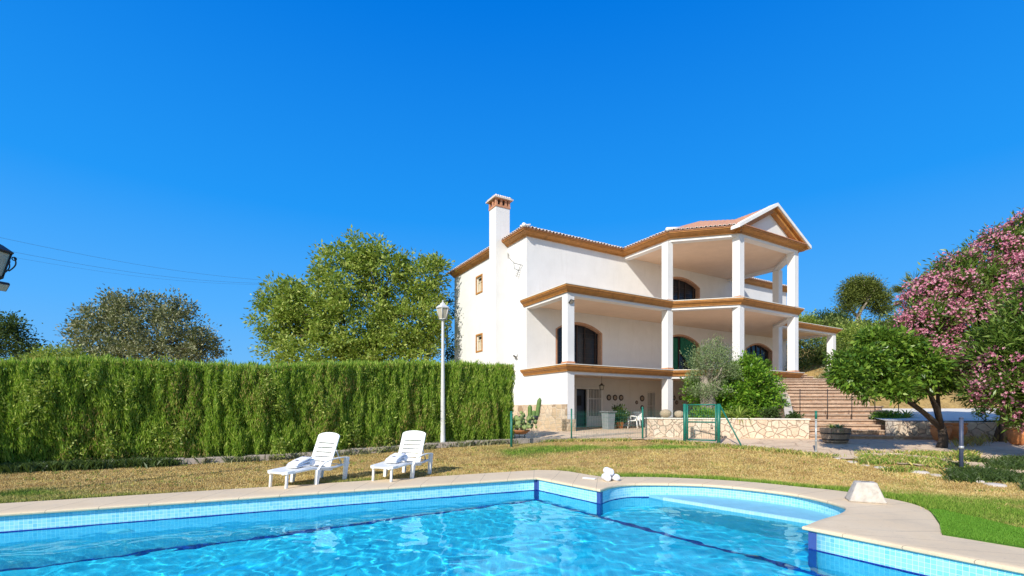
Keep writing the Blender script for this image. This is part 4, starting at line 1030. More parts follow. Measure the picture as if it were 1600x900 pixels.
child(leafcards(C_,D_,rng.uniform(.06,.19,len(C_)),rng.uniform(.007,.016,len(C_)),'foliage',M['hedge']),hg)
# browned sprays and pale weed tufts growing out of the hedge
n=15000; u=L0h+(L1h-L0h)*rng.random(n); v=rng.random(n)*hedge_top(u); brown=vnoise(u*1.1,v*1.0,41); kk=(brown>.62)|((v>hedge_top(u)-.16)&(rng.random(n)<.5)); u,v=u[kk],v[kk]; n=len(u)
dd=.12-hedge_bump(u,v)+rng.uniform(-.03,.06,n); x,y=HA[0]+hd[0]*u-hn[0]*dd,HA[1]+hd[1]*u-hn[1]*dd; la_=rng.uniform(0,2*PI,n)
Dv=unit0=np.stack([hn[0]*.35+.45*np.cos(la_),hn[1]*.35+.45*np.sin(la_),np.ones(n)],-1); Dv=Dv/np.linalg.norm(Dv,axis=1)[:,None]
child(leafcards(np.stack([x,y,v+gz(x,y)],-1),Dv,rng.uniform(.06,.16,n),rng.uniform(.006,.013,n),'dry_sprays',M['dry_spray']),hg)
Cw=[];Dw=[]
for k_ in range(26):
    u0=rng.uniform(-3,L1h-.5); v0=rng.uniform(.25,2.5); m_=int(rng.uniform(60,170)); r_=rng.uniform(.12,.30)
    u=u0+rng.normal(0,r_*.6,m_); v=np.clip(v0+rng.normal(0,r_,m_),.05,2.75); dd=.02-hedge_bump(u,v)-rng.uniform(0,.10,m_); Cw.append(np.stack([HA[0]+hd[0]*u-hn[0]*dd,HA[1]+hd[1]*u-hn[1]*dd,v+.1],-1)); q=rng.normal(size=(m_,3))*.7+np.array([hn[0],hn[1],-.1]); Dw.append(q/np.linalg.norm(q,axis=1)[:,None])
Cw=np.vstack(Cw);Dw=np.vstack(Dw); child(leafcards(Cw,Dw,rng.uniform(.05,.13,len(Cw)),rng.uniform(.012,.026,len(Cw)),'climbing_weed',M['leaf_b']),hg)
# dry twigs and weeds at the foot of the hedge
pts=[HA+hd*u+hn*rng.uniform(.0,.35) for u in np.arange(-4,L1h,.1)]
o=tufts('undergrowth',pts,12000,.10,.06,.22,.012,M['leaf_a']); tag(o,kind='stuff')
pts=[HA+hd*u+hn*rng.uniform(.1,.7) for u in np.arange(-4,3.5,.06)]
o=tufts('undergrowth',pts,9000,.16,.08,.26,.014,M['leaf_dark']); tag(o,kind='stuff')

# ================================================================= TREES AND SHRUBS
def unit(v): return v/(np.linalg.norm(v,axis=-1,keepdims=True)+1e-9)
def lobes_world(lobes):
    out=[]
    for px,py,rx,ry,Z,*rz_ in lobes:
        c=D(px,py,Z); out.append((c,np.array([rx*Z/FPX,(rz_[0] if rz_ else (rx+ry)/2*Z/FPX),ry*Z/FPX])))
    return out
def crown(name, lobes, nclump, per, cr, Ln, Wd, mat, parent, shell=.55, droop=.0, up=.25, seed=1):
    L=lobes_world(lobes); a=np.array([l[1].prod()**(2/3) for l in L]); a/=a.sum()
    k=rng.choice(len(L),nclump,p=a); dirs=unit(rng.normal(size=(nclump,3))); rr=shell+(1-shell)*rng.random(nclump)**.6
    cen=np.array([L[i][0] for i in k]); rad=np.array([L[i][1] for i in k])
    jit=.66+.56*vnoise(dirs[:,0]*3.2+cen[:,0]*1.7,dirs[:,1]*3.2+cen[:,1],dirs[:,2]*3.2+cen[:,2])
    CC=cen+dirs*rad*(rr*jit)[:,None]
    n=nclump*per; off=rng.normal(size=(n,3))*np.repeat(cr*rng.uniform(.6,1.3,nclump),per)[:,None]*np.array([1,1,.75])
    C=np.repeat(CC,per,0)+off; out_=np.repeat(dirs,per,0)
    Dd=unit(unit(off)*.8+out_*.35+rng.normal(size=(n,3))*.45+np.array([0,0,up-droop]))
    ln=rng.uniform(Ln*.6,Ln*1.25,n)
    o=leafcards(C,Dd,ln,ln*Wd/Ln,name,mat,parent,nb=np.tile([0,0,1.],(n,1))*.7)
    return o,CC
def limbs(base, cc, n, r0, parent, mat, name='trunk', fork=.45, lean=(0,0), wob=.12, extra=None, rmin=.012):
    """tapered trunk that forks towards n clump centres"""
    base=np.array(base,float); mb=MB(); top=np.mean(cc,axis=0); h=(top[2]-base[2])
    f=base+np.array([lean[0],lean[1],h*fork]); mid=(base+f)/2+np.array([wob*.6,-wob*.3,0])
    mb.tube([base-(0,0,.15),base+(0,0,.08),mid,f],[r0*1.35,r0*1.05,r0*.85,r0*.75],10)
    idx=rng.choice(len(cc),min(n,len(cc)),replace=False)
    mains=idx[:max(3,n//8)]; mn=[]
    for i in mains:
        t=cc[i]; q=f+(t-f)*.5+rng.normal(size=3)*wob*h*.25; mb.tube([f-(0,0,.05),f+(q-f)*.5+rng.normal(size=3)*wob*.4,q,t],[r0*.6,r0*.45,r0*.3,rmin],7); mn.append((q,r0*.3))
    for i in idx[len(mains):]:
        t=cc[i]; q,rq=min(mn,key=lambda m_:np.linalg.norm(m_[0]-t)); mb.tube([q,q+(t-q)*.5+rng.normal(size=3)*wob*.5,t],[rq*.7,rq*.45,rmin],5)
    o=mb.build(name,mat,smooth=True,recalc=False)
    if parent is not None: child(o,parent)
    return o
def tree(name, label, cat, base, lobes, nclump, per, cr, Ln, Wd, mat, bark, r0, nl=26, group=None, **k):
    fk={x:k.pop(x) for x in ('fork','lean','wob') if x in k}
    t=empty(name,tuple(map(float,base)),label=label,cat=cat,group=group)
    o,cc=crown('crown',lobes,nclump,per,cr,Ln,Wd,mat,None,**k); child(o,t); limbs(base,cc,nl,r0,t,bark,**fk); return t,cc
def gp(px,Z): x=(px-800)/FPX*Z; return (x,Z,float(gz(x,Z)))
# big yellow-green tree behind the hedge
tree('broadleaf_tree','tall bushy yellow-green tree behind the hedge, beside the white lamp post','tree',gp(565,30),
 [(560,495,80,70,30),(530,435,44,50,29.5),(478,490,58,52,30),(440,510,40,48,30.5),(600,430,42,42,30),(655,440,38,48,30.5),(558,398,30,30,30),(640,515,54,56,30),(500,550,85,40,29),(600,555,90,40,29.5),(446,456,34,20,30),(672,500,26,66,31),(590,395,22,20,30),(412,470,16,14,30),(684,415,16,18,30.5),(510,405,16,14,29.5)],
 1250,44,.23,.25,.058,M['leaf_b'],M['bark'],.32,nl=60,shell=.45,droop=.15)
tree('broadleaf_tree','low spreading grey-green tree behind the left part of the hedge','tree',gp(225,27),
 [(225,525,90,55,27),(170,530,58,42,27),(285,535,55,42,27),(225,480,55,25,27),(160,490,30,18,27),(280,480,26,20,27),(125,515,22,14,27),(318,545,34,26,27),(190,470,24,14,26.5),(225,560,105,30,26)],
 900,34,.17,.16,.042,M['leaf_a'],M['dark_bark'],.22,nl=44,shell=.45)
tree('broadleaf_tree','dark tree at the left edge showing above the hedge','tree',gp(5,27),
 [(5,535,42,38,27),(-30,525,50,40,27),(45,555,22,16,27),(10,505,22,18,27)],300,30,.22,.15,.045,M['leaf_dark'],M['dark_bark'],.2,nl=20,shell=.4)
tree('broadleaf_tree','light feathery treetop between the dark tree and the grey-green tree','tree',gp(95,24),
 [(90,560,36,16,24),(130,572,40,14,24),(60,568,20,12,24)],190,30,.2,.16,.035,M['leaf_b'],M['bark'],.12,nl=14,shell=.3)
tree('broadleaf_tree','slim tree top seen between the lamp post and the white villa wall','tree',gp(705,34),
 [(705,480,14,26,34),(708,560,16,36,34),(694,520,10,20,34)],90,24,.22,.16,.045,M['leaf_dark'],M['bark'],.12,nl=10,shell=.2)
# hill trees on the right
pine,cc=tree('pine_tree','tall stone pine with a bare pale trunk on the hilltop','tree',(*D(1341,510,50)[:2],D(1341,512,50)[2]),
 [(1344,447,26,12,50),(1328,462,15,11,50),(1368,466,22,14,50),(1352,457,26,14,50),(1326,482,12,8,50),(1376,482,14,10,50),],
 520,40,.30,.26,.034,M['leaf_pine'],M['olive_bark'],.30,nl=30,shell=.45,fork=.35)

# hillside scrub and trees behind the right porch
HB_=[ # (label, lobes, n, leaf length, mat)
 ('dense hedge-like bush filling the space under the right-hand porch roof',[(1262,560,34,46,37),(1250,590,30,26,36),(1285,580,24,40,36.5),(1300,560,20,30,37)],520,.20,'leaf_hill'),
 ('tall leafy bush directly behind the outermost right porch column',[(1318,540,34,34,38),(1345,560,32,50,38),(1310,580,30,40,37),(1330,525,30,20,38)],560,.2,'leaf_b'),
 ('rounded bright bush just above the right end of the porch cornice',[(1300,514,26,16,46),(1325,522,26,16,45)],230,.26,'leaf_hill'),
 ('dark bush on the ridge left of the stone pine',[(1290,500,18,11,48),(1308,503,18,11,48)],190,.22,'leaf_dark'),
 ('low scrub below the trunk of the stone pine',[(1345,522,34,18,48),(1378,524,30,20,47),(1330,535,30,20,45)],330,.28,'leaf_hill'),
 ('grey scrub mound to the right of the stone pine',[(1410,515,34,26,46),(1440,530,34,26,44),(1395,540,30,24,42)],330,.28,'leaf_hill'),
 ('small yellow-green bush showing above the cornice behind the porch corner',[(1258,507,16,12,46),(1240,510,14,12,46)],140,.24,'leaf_b'),
 ('pale dry shrub beside the top of the garden stairs',[(1312,590,26,22,27),(1330,606,24,16,26),(1290,598,14,14,27)],300,.11,'leaf_a'),
 ('broad scrub bush on the slope above the white ramp',[(1400,590,40,24,33),(1450,592,44,20,33),(1500,592,44,20,33)],400,.22,'leaf_hill'),
 ('scrub thicket above the ramp near the right edge',[(1560,585,50,30,34),(1620,580,40,32,34),(1540,560,40,34,38)],360,.24,'leaf_hill'),
]
for lb,lobes,n_,ln,mt in HB_:
    px=np.mean([l[0] for l in lobes]); Z=lobes[0][4]; bx=(px-800)/FPX*Z; 
    lowz=min(D(0,l[1]+l[3]*.6,l[4])[2] for l in lobes); b0=(bx,Z,min(float(gz(bx,Z)),lowz))
    tree('hillside_bush',lb,'bush',b0,lobes,n_,26,.34 if Z>30 else .2,ln,ln*.22,M[mt],M['dark_bark'],.09,nl=12,shell=.35,group='scrub on the hillside')
# fan palm behind the oleander
def fan_palm(base, top, n, L_, label, name='fan_palm', cat='palm', mat='leaf_dark', per=22, r0=.14):
    t=empty(name,tuple(base),label=label,cat=cat)
    mb=MB(); mb.tube([base-np.array((0,0,.2)),(np.array(base)+np.array(top))/2,top],[r0*1.3,r0,r0*1.1],10); child(mb.build('trunk',M['bark'],smooth=True,recalc=False),t)
    C=[];Dd=[]
    for i in range(n):
        a=2*PI*i/n*1.618*2; el=rng.uniform(-.5,1.3); d_=np.array([math.cos(a)*math.cos(el),math.sin(a)*math.cos(el),math.sin(el)]); tip=np.array(top)+d_*L_*.55
        for k_ in range(per):
            q=(k_/(per-1)-.5)*2.4; s_=np.cross(d_,[0,0,1]); s_/=np.linalg.norm(s_); v=d_*math.cos(q)+s_*math.sin(q)-np.array([0,0,.15*abs(q)]); C.append(tip); Dd.append(v/np.linalg.norm(v))
        for k_ in range(2): C.append(np.array(top)); Dd.append(d_)
    child(leafcards(np.array(C),np.array(Dd),L_*.5,L_*.016,'fronds',M[mat]),t); return t
pz=30; fan_palm(np.array(gp(1432,pz)),D(1432,458,pz),26,1.5,'fan palm crown poking out behind the pink oleander',mat='leaf_hill')

# olive tree with the thick pale trunk in the bed
ob=np.array((6.75,18.9,1.0))
t=empty('olive_tree',tuple(ob),label='silvery olive tree with a thick gnarled pale trunk in the stone bed',cat='tree')
lob=[(1108,612,34,14,18.6),(1112,575,34,34,19.3),(1095,560,22,24,19.0),(1135,560,16,26,19.5),(1100,600,24,20,19.3),(1120,545,22,16,19.3),(1085,585,10,14,19),(1140,585,14,20,19.3)]
o,cc=crown('crown',lob,330,44,.13,.085,.010,M['leaf_ol'],None,shell=.3,up=.5); child(o,t)
mb=MB(); b0=np.array(D(1108,658,19.0)); b0[2]=1.0
mb.tube([b0-(0,0,.2),b0+(.0,0,.1),D(1107,630,19.0),D(1103,608,19.1),D(1098,585,19.2)],[.42,.35,.29,.26,.12],12)
mb.tube([D(1110,625,19.0),D(1118,600,19.2),D(1128,575,19.4)],[.26,.2,.09],10)
for i in rng.choice(len(cc),26,replace=False):
    q=D(1108,598,19.15); mb.tube([q,(q+cc[i])/2+rng.normal(size=3)*.08,cc[i]],[.07,.035,.008],5)
o=mb.build('trunk',M['olive_bark'],smooth=True,recalc=False); child(o,t)
dm=o.modifiers.new('knots','DISPLACE'); tx=bpy.data.textures.new('knots','CLOUDS'); tx.noise_scale=.16; dm.texture=tx; dm.strength=.10; ss=o.modifiers.new('s','SUBSURF'); ss.levels=2; ss.render_levels=2; o.modifiers.move(1,0)
# big bright shrub
tree('flowering_shrub','big rounded bright green shrub between the olive tree and the brick stairs','shrub',(8.6,19.6,1.1),
 [(1165,595,36,34,19.8),(1140,620,34,34,19.4),(1190,620,30,34,20),(1175,575,26,18,20),(1205,600,16,20,21),(1150,645,36,20,19.2),(1085,612,14,22,19.6),(1195,648,18,16,19.6)],
 560,36,.10,.14,.036,M['leaf_c'],M['bark'],.07,nl=30,shell=.4,fork=.25)
# things low in the bed
def rosette(name,label,cat,c,n,L_,wd,mat,up=.5,parent=None,group=None,curl=.35):
    t=empty(name,tuple(c),label=label,cat=cat,group=group) if parent is None else None
    V=[];F=[]
    for i in range(n):
        a=i*2.39996+rng.uniform(-.2,.2); e=rng.uniform(.15,1.25)*up*1.6; l=L_*rng.uniform(.75,1.1); h=np.array([math.cos(a),math.sin(a),0]); s_=np.array([-h[1],h[0],0])
        for k_ in range(6):
            q=k_/5; el=e-curl*q*q*1.4; p=np.array([0,0,.0])+h*l*q*math.cos(el)+np.array([0,0,l*q*math.sin(el)]); w_=wd*(1-q)**.6*(.75+.5*math.sin(q*PI)) if k_<5 else .001
            V+=[p-s_*w_+(0,0,w_*.3),p-(0,0,0),p+s_*w_+(0,0,w_*.3)]
        b=len(V)-18
        for k_ in range(5): F+=[(b+3*k_,b+3*k_+1,b+3*k_+4,b+3*k_+3),(b+3*k_+1,b+3*k_+2,b+3*k_+5,b+3*k_+4)]
    o=np_mesh('fronds' if t is not None else name,V,F,mat,t if t is not None else parent,smooth=True)
    return t or o
rosette('cycad','spiky light green cycad at the foot of the big shrub','plant',(8.15,17.25,1.1),64,.85,.022,M['leaf_b'],up=.6)
def bush(label,px,py,rx,ry,Z,n,mt='leaf_c',ln=.09,name='garden_plant',group='small plants in the stone bed'):
    c=D(px,py,Z); tree(name,label,'plant',(c[0],c[1],c[2]-ry*Z/FPX),[(px,py,rx,ry,Z)],n,26,.07,ln,ln*.26,M[mt],M['dark_bark'],.02,nl=6,shell=.25,group=group)
bush('leafy green plant in front of the olive trunk, behind the gate',1100,650,30,12,17.9,80)
bush('small dark plant at the right end of the stone bed, beside the stringer wall',1204,648,12,9,17.2,40,'leaf_dark')
bush('tiny dark plant at the far right end of the stone bed wall',1240,652,9,6,16.7,24,'leaf_dark')
bush('low yellow-green plant under the right side of the olive tree',1136,652,18,9,17.8,46,'leaf_b')
# round barrel cacti on the wall top
for i,(px,lb) in enumerate(((1040,'round beige cactus ball on the wall left of the middle column'),(1061,'round beige cactus ball on the wall right of the middle column'))):
    c=D(px,653,17.9); mb=MB(); r_=.20 if i==0 else .17; prof_=[(r_*math.sin(PI*k_/10)*1.0+.001,r_*.8*(1-math.cos(PI*k_/10))) for k_ in range(11)]
    n_=28; V=[((r+.012*(j%2)*math.sin(PI*k_/10))*math.cos(2*PI*j/n_),(r+.012*(j%2)*math.sin(PI*k_/10))*math.sin(2*PI*j/n_),z) for k_,(r,z) in enumerate(prof_) for j in range(n_)]
    mb.add(V,[(a*n_+b_,a*n_+(b_+1)%n_,(a+1)*n_+(b_+1)%n_,(a+1)*n_+b_) for a in range(10) for b_ in range(n_)])
    o=mb.build('ball_cactus',simple('straw_cactus_spines',(.42,.33,.22),.9,.35,40,.8) if i==0 else bpy.data.materials['straw_cactus_spines'],smooth=True); o.location=(c[0],c[1],bedtop+.045); tag(o,lb,'cactus',group='ball cacti on the bed wall')

# ---- bright green tree and pink oleanders at the right
tree('fruit_tree','bright green leafy tree with a dark forked trunk in front of the pink oleander','tree',(11.9,13.3,.3),
 [(1352,562,42,24,12.0),(1398,545,42,28,12.3),(1435,575,36,28,12.3),(1334,592,24,17,11.6),(1388,594,36,18,12.0),(1368,532,28,15,12.2),(1428,606,30,10,12.5),(1352,618,13,10,11.5),(1404,612,20,9,11.7),(1318,582,15,14,11.8),(1470,598,24,16,12.8)],
 560,30,.085,.15,.031,M['leaf_fruit'],M['dark_bark'],.13,nl=40,shell=.3,fork=.30,wob=.07,droop=.35)
def oleander(label, base, lobes, n, nf, r0, stems, **k):
    t=empty('oleander',tuple(base),label=label,cat='oleander',group='pink oleanders at the right edge')
    o,cc=crown('crown',lobes,n,44,.13,.16,.018,M['leaf_ole'],None,**k); child(o,t)
    # flower heads: small five-petalled blossoms in loose clusters near the outside of the crown
    L=lobes_world(lobes); a=np.array([l[1].prod()**(2/3) for l in L]); a/=a.sum(); kk=rng.choice(len(L),nf,p=a); dirs=unit(rng.normal(size=(nf,3)))
    cen=np.array([L[i][0] for i in kk])+dirs*np.array([L[i][1] for i in kk])*rng.uniform(.86,1.08,nf)[:,None]
    kp=vnoise(cen[:,0]*.9,cen[:,1]*.9,cen[:,2]*.9+3)>.36; cen=cen[kp]; dirs=dirs[kp]; nf=len(cen); per=22
    C=np.repeat(cen,per,0)+rng.normal(size=(nf*per,3))*np.repeat(rng.uniform(.05,.11,nf),per)[:,None]; Nn=unit(np.repeat(dirs,per,0)+rng.normal(size=(nf*per,3))*.7)
    T=unit(np.cross(Nn,rng.normal(size=Nn.shape))); B=np.cross(Nn,T); Cs_=[];Ds_=[];Ns=[]
    for j in range(5):
        q=2*PI*j/5; Cs_.append(C); Ds_.append(unit(T*math.cos(q)+B*math.sin(q)+Nn*.35)); Ns.append(Nn)
    o=leafcards(np.vstack(Cs_),np.vstack(Ds_),.040,.015,'blossoms',M['pink'],nb=np.vstack(Ns)*4); child(o,t)
    mb=MB(); 
    for i in range(stems):
        b_=np.array(base)+np.array([rng.uniform(-.35,.35),rng.uniform(-.25,.25),-.1]); j=rng.integers(len(cc)); e=cc[j]; m1=b_+(e-b_)*.45+np.array([rng.uniform(-.2,.2),0,.35]); mb.tube([b_,b_+(m1-b_)*.5+rng.normal(size=3)*.06,m1,e],[r0,r0*.85,r0*.6,.012],7)
        for q in rng.choice(len(cc),3,replace=False): mb.tube([m1,(m1+cc[q])/2,cc[q]],[r0*.45,r0*.25,.008],5)
    child(mb.build('stems',M['dark_bark'] if k.get('dark') else M['bark'],smooth=True,recalc=False),t); return t
oleander('large pink-flowering oleander rising highest at the right edge',(14.9,14.6,.35),
 [(1515,450,62,52,13.8),(1572,402,52,44,14.2),(1468,462,44,38,13.9),(1600,460,64,64,13.8),(1535,510,66,50,13.3),(1450,505,38,36,13.4),(1595,560,54,44,13.4),(1612,362,42,28,14.2),(1500,555,48,34,13.0),(1545,592,54,24,13.0),(1645,430,60,80,14.0),(1490,420,26,18,14.0),(1530,610,34,18,12.8)],
 1000,2100,.055,7,shell=.42)
oleander('pink oleander in the right foreground hanging over the blue-grey pole',(13.0,11.4,.3),
 [(1600,540,50,60,10.9),(1580,600,50,34,11.0),(1640,480,40,60,11),(1545,560,26,40,11.6),(1620,640,40,30,10.9)],
 420,330,.045,8,shell=.4)
# ground cover and clumps under the trees on the right
def gcover(name, rect, n, h0,h1,wd,mat,**k):
    px=rng.uniform(rect[0],rect[1],n); py=rng.uniform(rect[2],rect[3],n)
    pts=np.array([PG(a,b_) for a,b_ in zip(px[::6],py[::6])]); pts=pts[vnoise(pts[:,0]*1.7,pts[:,1]*1.7,5)>.42]; return tufts(name,pts,n,.09,h0,h1,wd,mat,**k)
o=gcover('ground_cover',(1490,1640,718,770),12000,.04,.16,.008,M['leaf_dark']); tag(o,kind='stuff')
o=gcover('ground_cover',(1345,1520,708,738),9000,.04,.14,.007,M['blade'],attrs={'green':np.repeat(rng.uniform(.2,1,9000),4)}); tag(o,kind='stuff')
o=gcover('dry_stems',(1500,1640,668,700),900,.10,.32,.0035,M['dry_spray']); tag(o,kind='stuff')
# loose edging stones at the lawn border on the right
for i,(px,py,s_) in enumerate([(1310,716,.10),(1332,722,.12),(1352,727,.09),(1378,731,.13),(1408,735,.10),(1436,738,.15),(1462,742,.11),(1496,745,.17),(1528,752,.12),(1555,758,.14)]):
    c=PG(px,py); mb=MB(); bmv=[]
    n_=10; V=[];rows_=5
    for k_ in range(rows_+1):
        for j in range(n_):
            q=PI*.5*k_/rows_; r_=s_*(math.cos(q)**.6 if k_<rows_ else .02)*(1+.22*float(vnoise(j*1.3,k_*1.1,i*3.))-.1); V.append((r_*math.cos(2*PI*j/n_)*1.35,r_*math.sin(2*PI*j/n_),s_*.45*math.sin(q)))
    mb.add(V,[(a*n_+b_,a*n_+(b_+1)%n_,(a+1)*n_+(b_+1)%n_,(a+1)*n_+b_) for a in range(rows_) for b_ in range(n_)]+[tuple(rows_*n_+j for j in range(n_))])
    o=mb.build('edging_stone',M['concrete'],smooth=True); o.location=(c[0],c[1],c[2]-.03); o.rotation_euler.z=rng.uniform(0,3)
    tag(o,'rough pale stone lying along the lawn border at the foot of the ground cover','stone',group='loose edging stones along the lawn border')
# off-frame bush whose shade falls on the left end of the hedge
tree('broadleaf_tree','leafy tree left of the picture shading the hedge end','tree',(-15.6,7.2,0),
 [(-780,480,170,150,7.4,1.4)],160,30,.3,.22,.06,M['leaf_b'],M['bark'],.14,nl=20,shell=.3)

# ================================================================= SUN LOUNGERS
def make_lounger():
    """head towards +x; foot at x=0; width along y"""
    t=empty('sun_lounger',(0,0,0),label='x',cat='sun lounger'); W_=.60; zs=.30
    # seat: contoured slab with rounded foot
    def slab(prof, th, w0, name, slots=(), roundend=False):
        mb=MB(); n=len(prof); wl=[]
        V=[]
        for i,(x,z) in enumerate(prof):
            w_=w0*.5
            if roundend: 
                q=i/(n-1); w_=w0*.5*(min(1,(.60+.40*min(1,(q/.22)**.5))))
            a=prof[max(i-1,0)]; b_=prof[min(i+1,n-1)]; d_=Vector((b_[0]-a[0],0,b_[1]-a[1])).normalized(); nn=Vector((-d_.z,0,d_.x))*th
            for sy_,cz in ((-1,.012),(-.8,0),(.8,0),(1,.012)): V.append((x,sy_*w_,z+cz))
            for sy_,cz in ((1,.0),(.8,0),(-.8,0),(-1,.0)): V.append((x-nn.x,sy_*w_,z-nn.z+cz-(.02 if abs(sy_)==1 else 0)))
        F=[(i*8+j,i*8+(j+1)%8,(i+1)*8+(j+1)%8,(i+1)*8+j) for i in range(n-1) for j in range(8)]+[tuple(range(7,-1,-1)),tuple((n-1)*8+j for j in range(8))]
        mb.add(V,F); return mb
    seat=[(0,.305),(.05,.325),(.2,.33),(.45,.345),(.62,.36),(.8,.345),(1.0,.31),(1.18,.29),(1.26,.30)]
    o=slab(seat,.03,W_,'seat',roundend=True).build('seat',M['white_plastic'],t,bevel=.006); smooth_angle(o,40)
    # backrest with five slots, built from rails and slats so that the light passes through
    ang=R(66); L_=.80; bx0,bz0=1.20,.315
    Mx=Matrix.Translation((bx0,0,bz0))@Matrix.Rotation(-ang,4,'Y')
    mb=MB(); slots=[.10,.205,.31,.415,.52]; sw_=.016
    ys=W_*.5
    outl=[]; 
    def bb(x0,x1,y0,y1): mb.box(x0,x1,y0,y1,0,.028,Mx)
    bb(0,.56,-ys,-ys+.085); bb(0,.56,ys-.085,ys)
    prev=0
    for s_ in slots: bb(prev,s_,-ys+.085,ys-.085); prev=s_+sw_+.004
    bb(prev,.56,-ys+.085,ys-.085)
    pts=[(.56,-ys),(.56,ys)]+[(.56+.17+.085*math.cos(a) if True else 0, ys*math.sin(a) ) for a in np.linspace(PI/2*.98,-PI/2*.98,13)]
    pts=[(.56,-ys),(.70,-ys)]+[(.70+.085*math.cos(a),ys*math.sin(a)) for a in np.linspace(-PI/2*.96,PI/2*.96,13)]+[(.70,ys),(.56,ys)]
    mb.prism(pts,0,.028,Mx); o=mb.build('backrest',M['white_plastic'],t,bevel=.005)
    for sy_ in (-1,1):
        y=sy_*(W_*.5-.01)
        mb=MB(); mb.tube([(.02,y*.7,.30),(.25,y,.315),(.7,y,.335),(.95,y,.31),(1.3,y,.30),(1.62,y,.335),(1.78,y,.35)],[.028]*7,8); mb.build('side_rail',M['white_plastic'],t,smooth=True)
        # arm: a bowed blade from the front leg up over to the rear leg
        mb=MB(); yy=sy_*(W_*.5+.035)
        arm=[(.78,.29),(.86,.37),(1.0,.44),(1.2,.485),(1.45,.50),(1.66,.495)]
        V=[];
        for i,(x,z) in enumerate(arm):
            for dy,dz in ((-.03,.012),(.03,.012),(.03,-.012),(-.03,-.012)): V.append((x,yy+dy,z+dz))
        mb.add(V,[(i*4+j,i*4+(j+1)%4,(i+1)*4+(j+1)%4,(i+1)*4+j) for i in range(len(arm)-1) for j in range(4)]+[(3,2,1,0),tuple(4*(len(arm)-1)+j for j in range(4))])
        mb.build('armrest',M['white_plastic'],t,bevel=.006)
        def leg(top,bot,w0,w1,y_,d0=.035,name='leg'):
            mb=MB(); V=[]
            for (x,z),w_ in ((top,w0),(bot,w1)): V+=[(x-w_,y_-d0,z),(x+w_,y_-d0,z),(x+w_,y_+d0,z),(x-w_,y_+d0,z)]
            mb.add(V,[(3,2,1,0),(4,5,6,7),(0,1,5,4),(1,2,6,5),(2,3,7,6),(3,0,4,7)]); mb.build(name,M['white_plastic'],t,bevel=.008)
        leg((1.66,.495),(1.58,.0),.06,.035,yy)
        leg((.80,.30),(.74,.0),.055,.032,yy)
        leg((.10,.30),(.07,.0),.03,.025,sy_*W_*.36,.02)
    mb=MB()
    for sy_ in (-1,1): mb.tube([(1.44,sy_*.2,.72),(1.62,sy_*.22,.33)],.014,6)
    mb.tube([(1.62,-.24,.33),(1.62,.24,.33)],.014,6); mb.tube([(1.44,-.2,.72),(1.44,.2,.72)],.012,6); 
    mb.build('backrest_prop',M['white_plastic'],t,smooth=True)
    return t
lg=make_lounger()
def put_lounger(o,foot,head,label):
    a=P(*foot); b_=P(*head); d_=b_-a; o.location=(a[0],a[1],float(gz(*a))); o.rotation_euler=(0,0,math.atan2(d_[1],d_[0])); o.scale=(.86,1.0,.94); tag(o,label,'sun lounger','white sun loungers on the lawn'); return a,d_/np.linalg.norm(d_)
lg2=copy_tree(lg)
la,ld=put_lounger(lg,(430,763),(550,743),'white slatted plastic sun lounger with a folded towel, the one farther from the lamp post')
ra,rd=put_lounger(lg2,(594,753),(680,733),'white slatted plastic sun lounger with a folded towel, standing nearest the lamp post')
# towels
def roll(mb, c, d_, L_, r_, n=14, turns=1.0):
    """rolled towel: cylinder with rounded shoulders and a spiral end"""
    d_=Vector(d_).normalized(); pts=[];rad=[]
    for q in (-.5,-.47,-.40,-.2,0,.2,.40,.47,.5): pts.append(Vector(c)+d_*L_*q); rad.append(r_*(.86 if abs(q)==.5 else .97 if abs(q)>.45 else 1+.02*math.sin(q*9)))
    mb.tube(pts,rad,n)
def folded_towel(loc, rz, label, group):
    t=empty('towel',loc,rz,label=label,cat='towel',group=group)
    mb=MB(); 
    # soft stack of three folds, slumped against a roll
    for i,(x0,x1,z0,z1) in enumerate(((-.20,.17,0,.03),(-.19,.16,.03,.06),(-.16,.18,.06,.088))):
        n=10; V=[]
        for k_ in range(n+1):
            q=k_/n; x=x0+(x1-x0)*q; zz=z0+.055*q*(i+1)*.62; th=(z1-z0)*(.55+.45*math.sin(PI*min(1,max(0,q*1.0))) )
            for y in (-.14,-.135,.135,.14): V.append((x,y+.004*math.sin(k_*1.3+i),zz+(th if abs(y)<.138 else th*.5)))
            for y in (.14,-.14): V.append((x,y,zz+.002))
        mb.add(V,[(k_*6+j,k_*6+(j+1)%6,(k_+1)*6+(j+1)%6,(k_+1)*6+j) for k_ in range(n) for j in range(6)]+[(5,4,3,2,1,0),tuple(n*6+j for j in range(6))])
    o=mb.build('folded_cloth',M['towel'],t,smooth=True); 
    mb=MB(); roll(mb,(.20,0,.075),(0,1,0),.27,.068); mb.build('rolled_cloth',M['towel'],t,smooth=True)
    mb=MB(); 
    for k_ in range(4): mb.box(-.045+.0*k_,-.012,-.03+.02*k_,-.018+.02*k_,.137+.002,.1425,Matrix.Rotation(-R(14),4,'Y'))
    mb.build('embroidery',M['stitch'],t)
    return t
for (a,d_,lb) in ((la,ld,'white towel folded on the seat of the sun lounger farther from the lamp post'),(ra,rd,'white towel folded on the seat of the sun lounger nearest the lamp post')):
    c=a+d_*.54; folded_towel((c[0],c[1],.342+float(gz(*a))),math.atan2(d_[1],d_[0]),lb,'folded white towels')
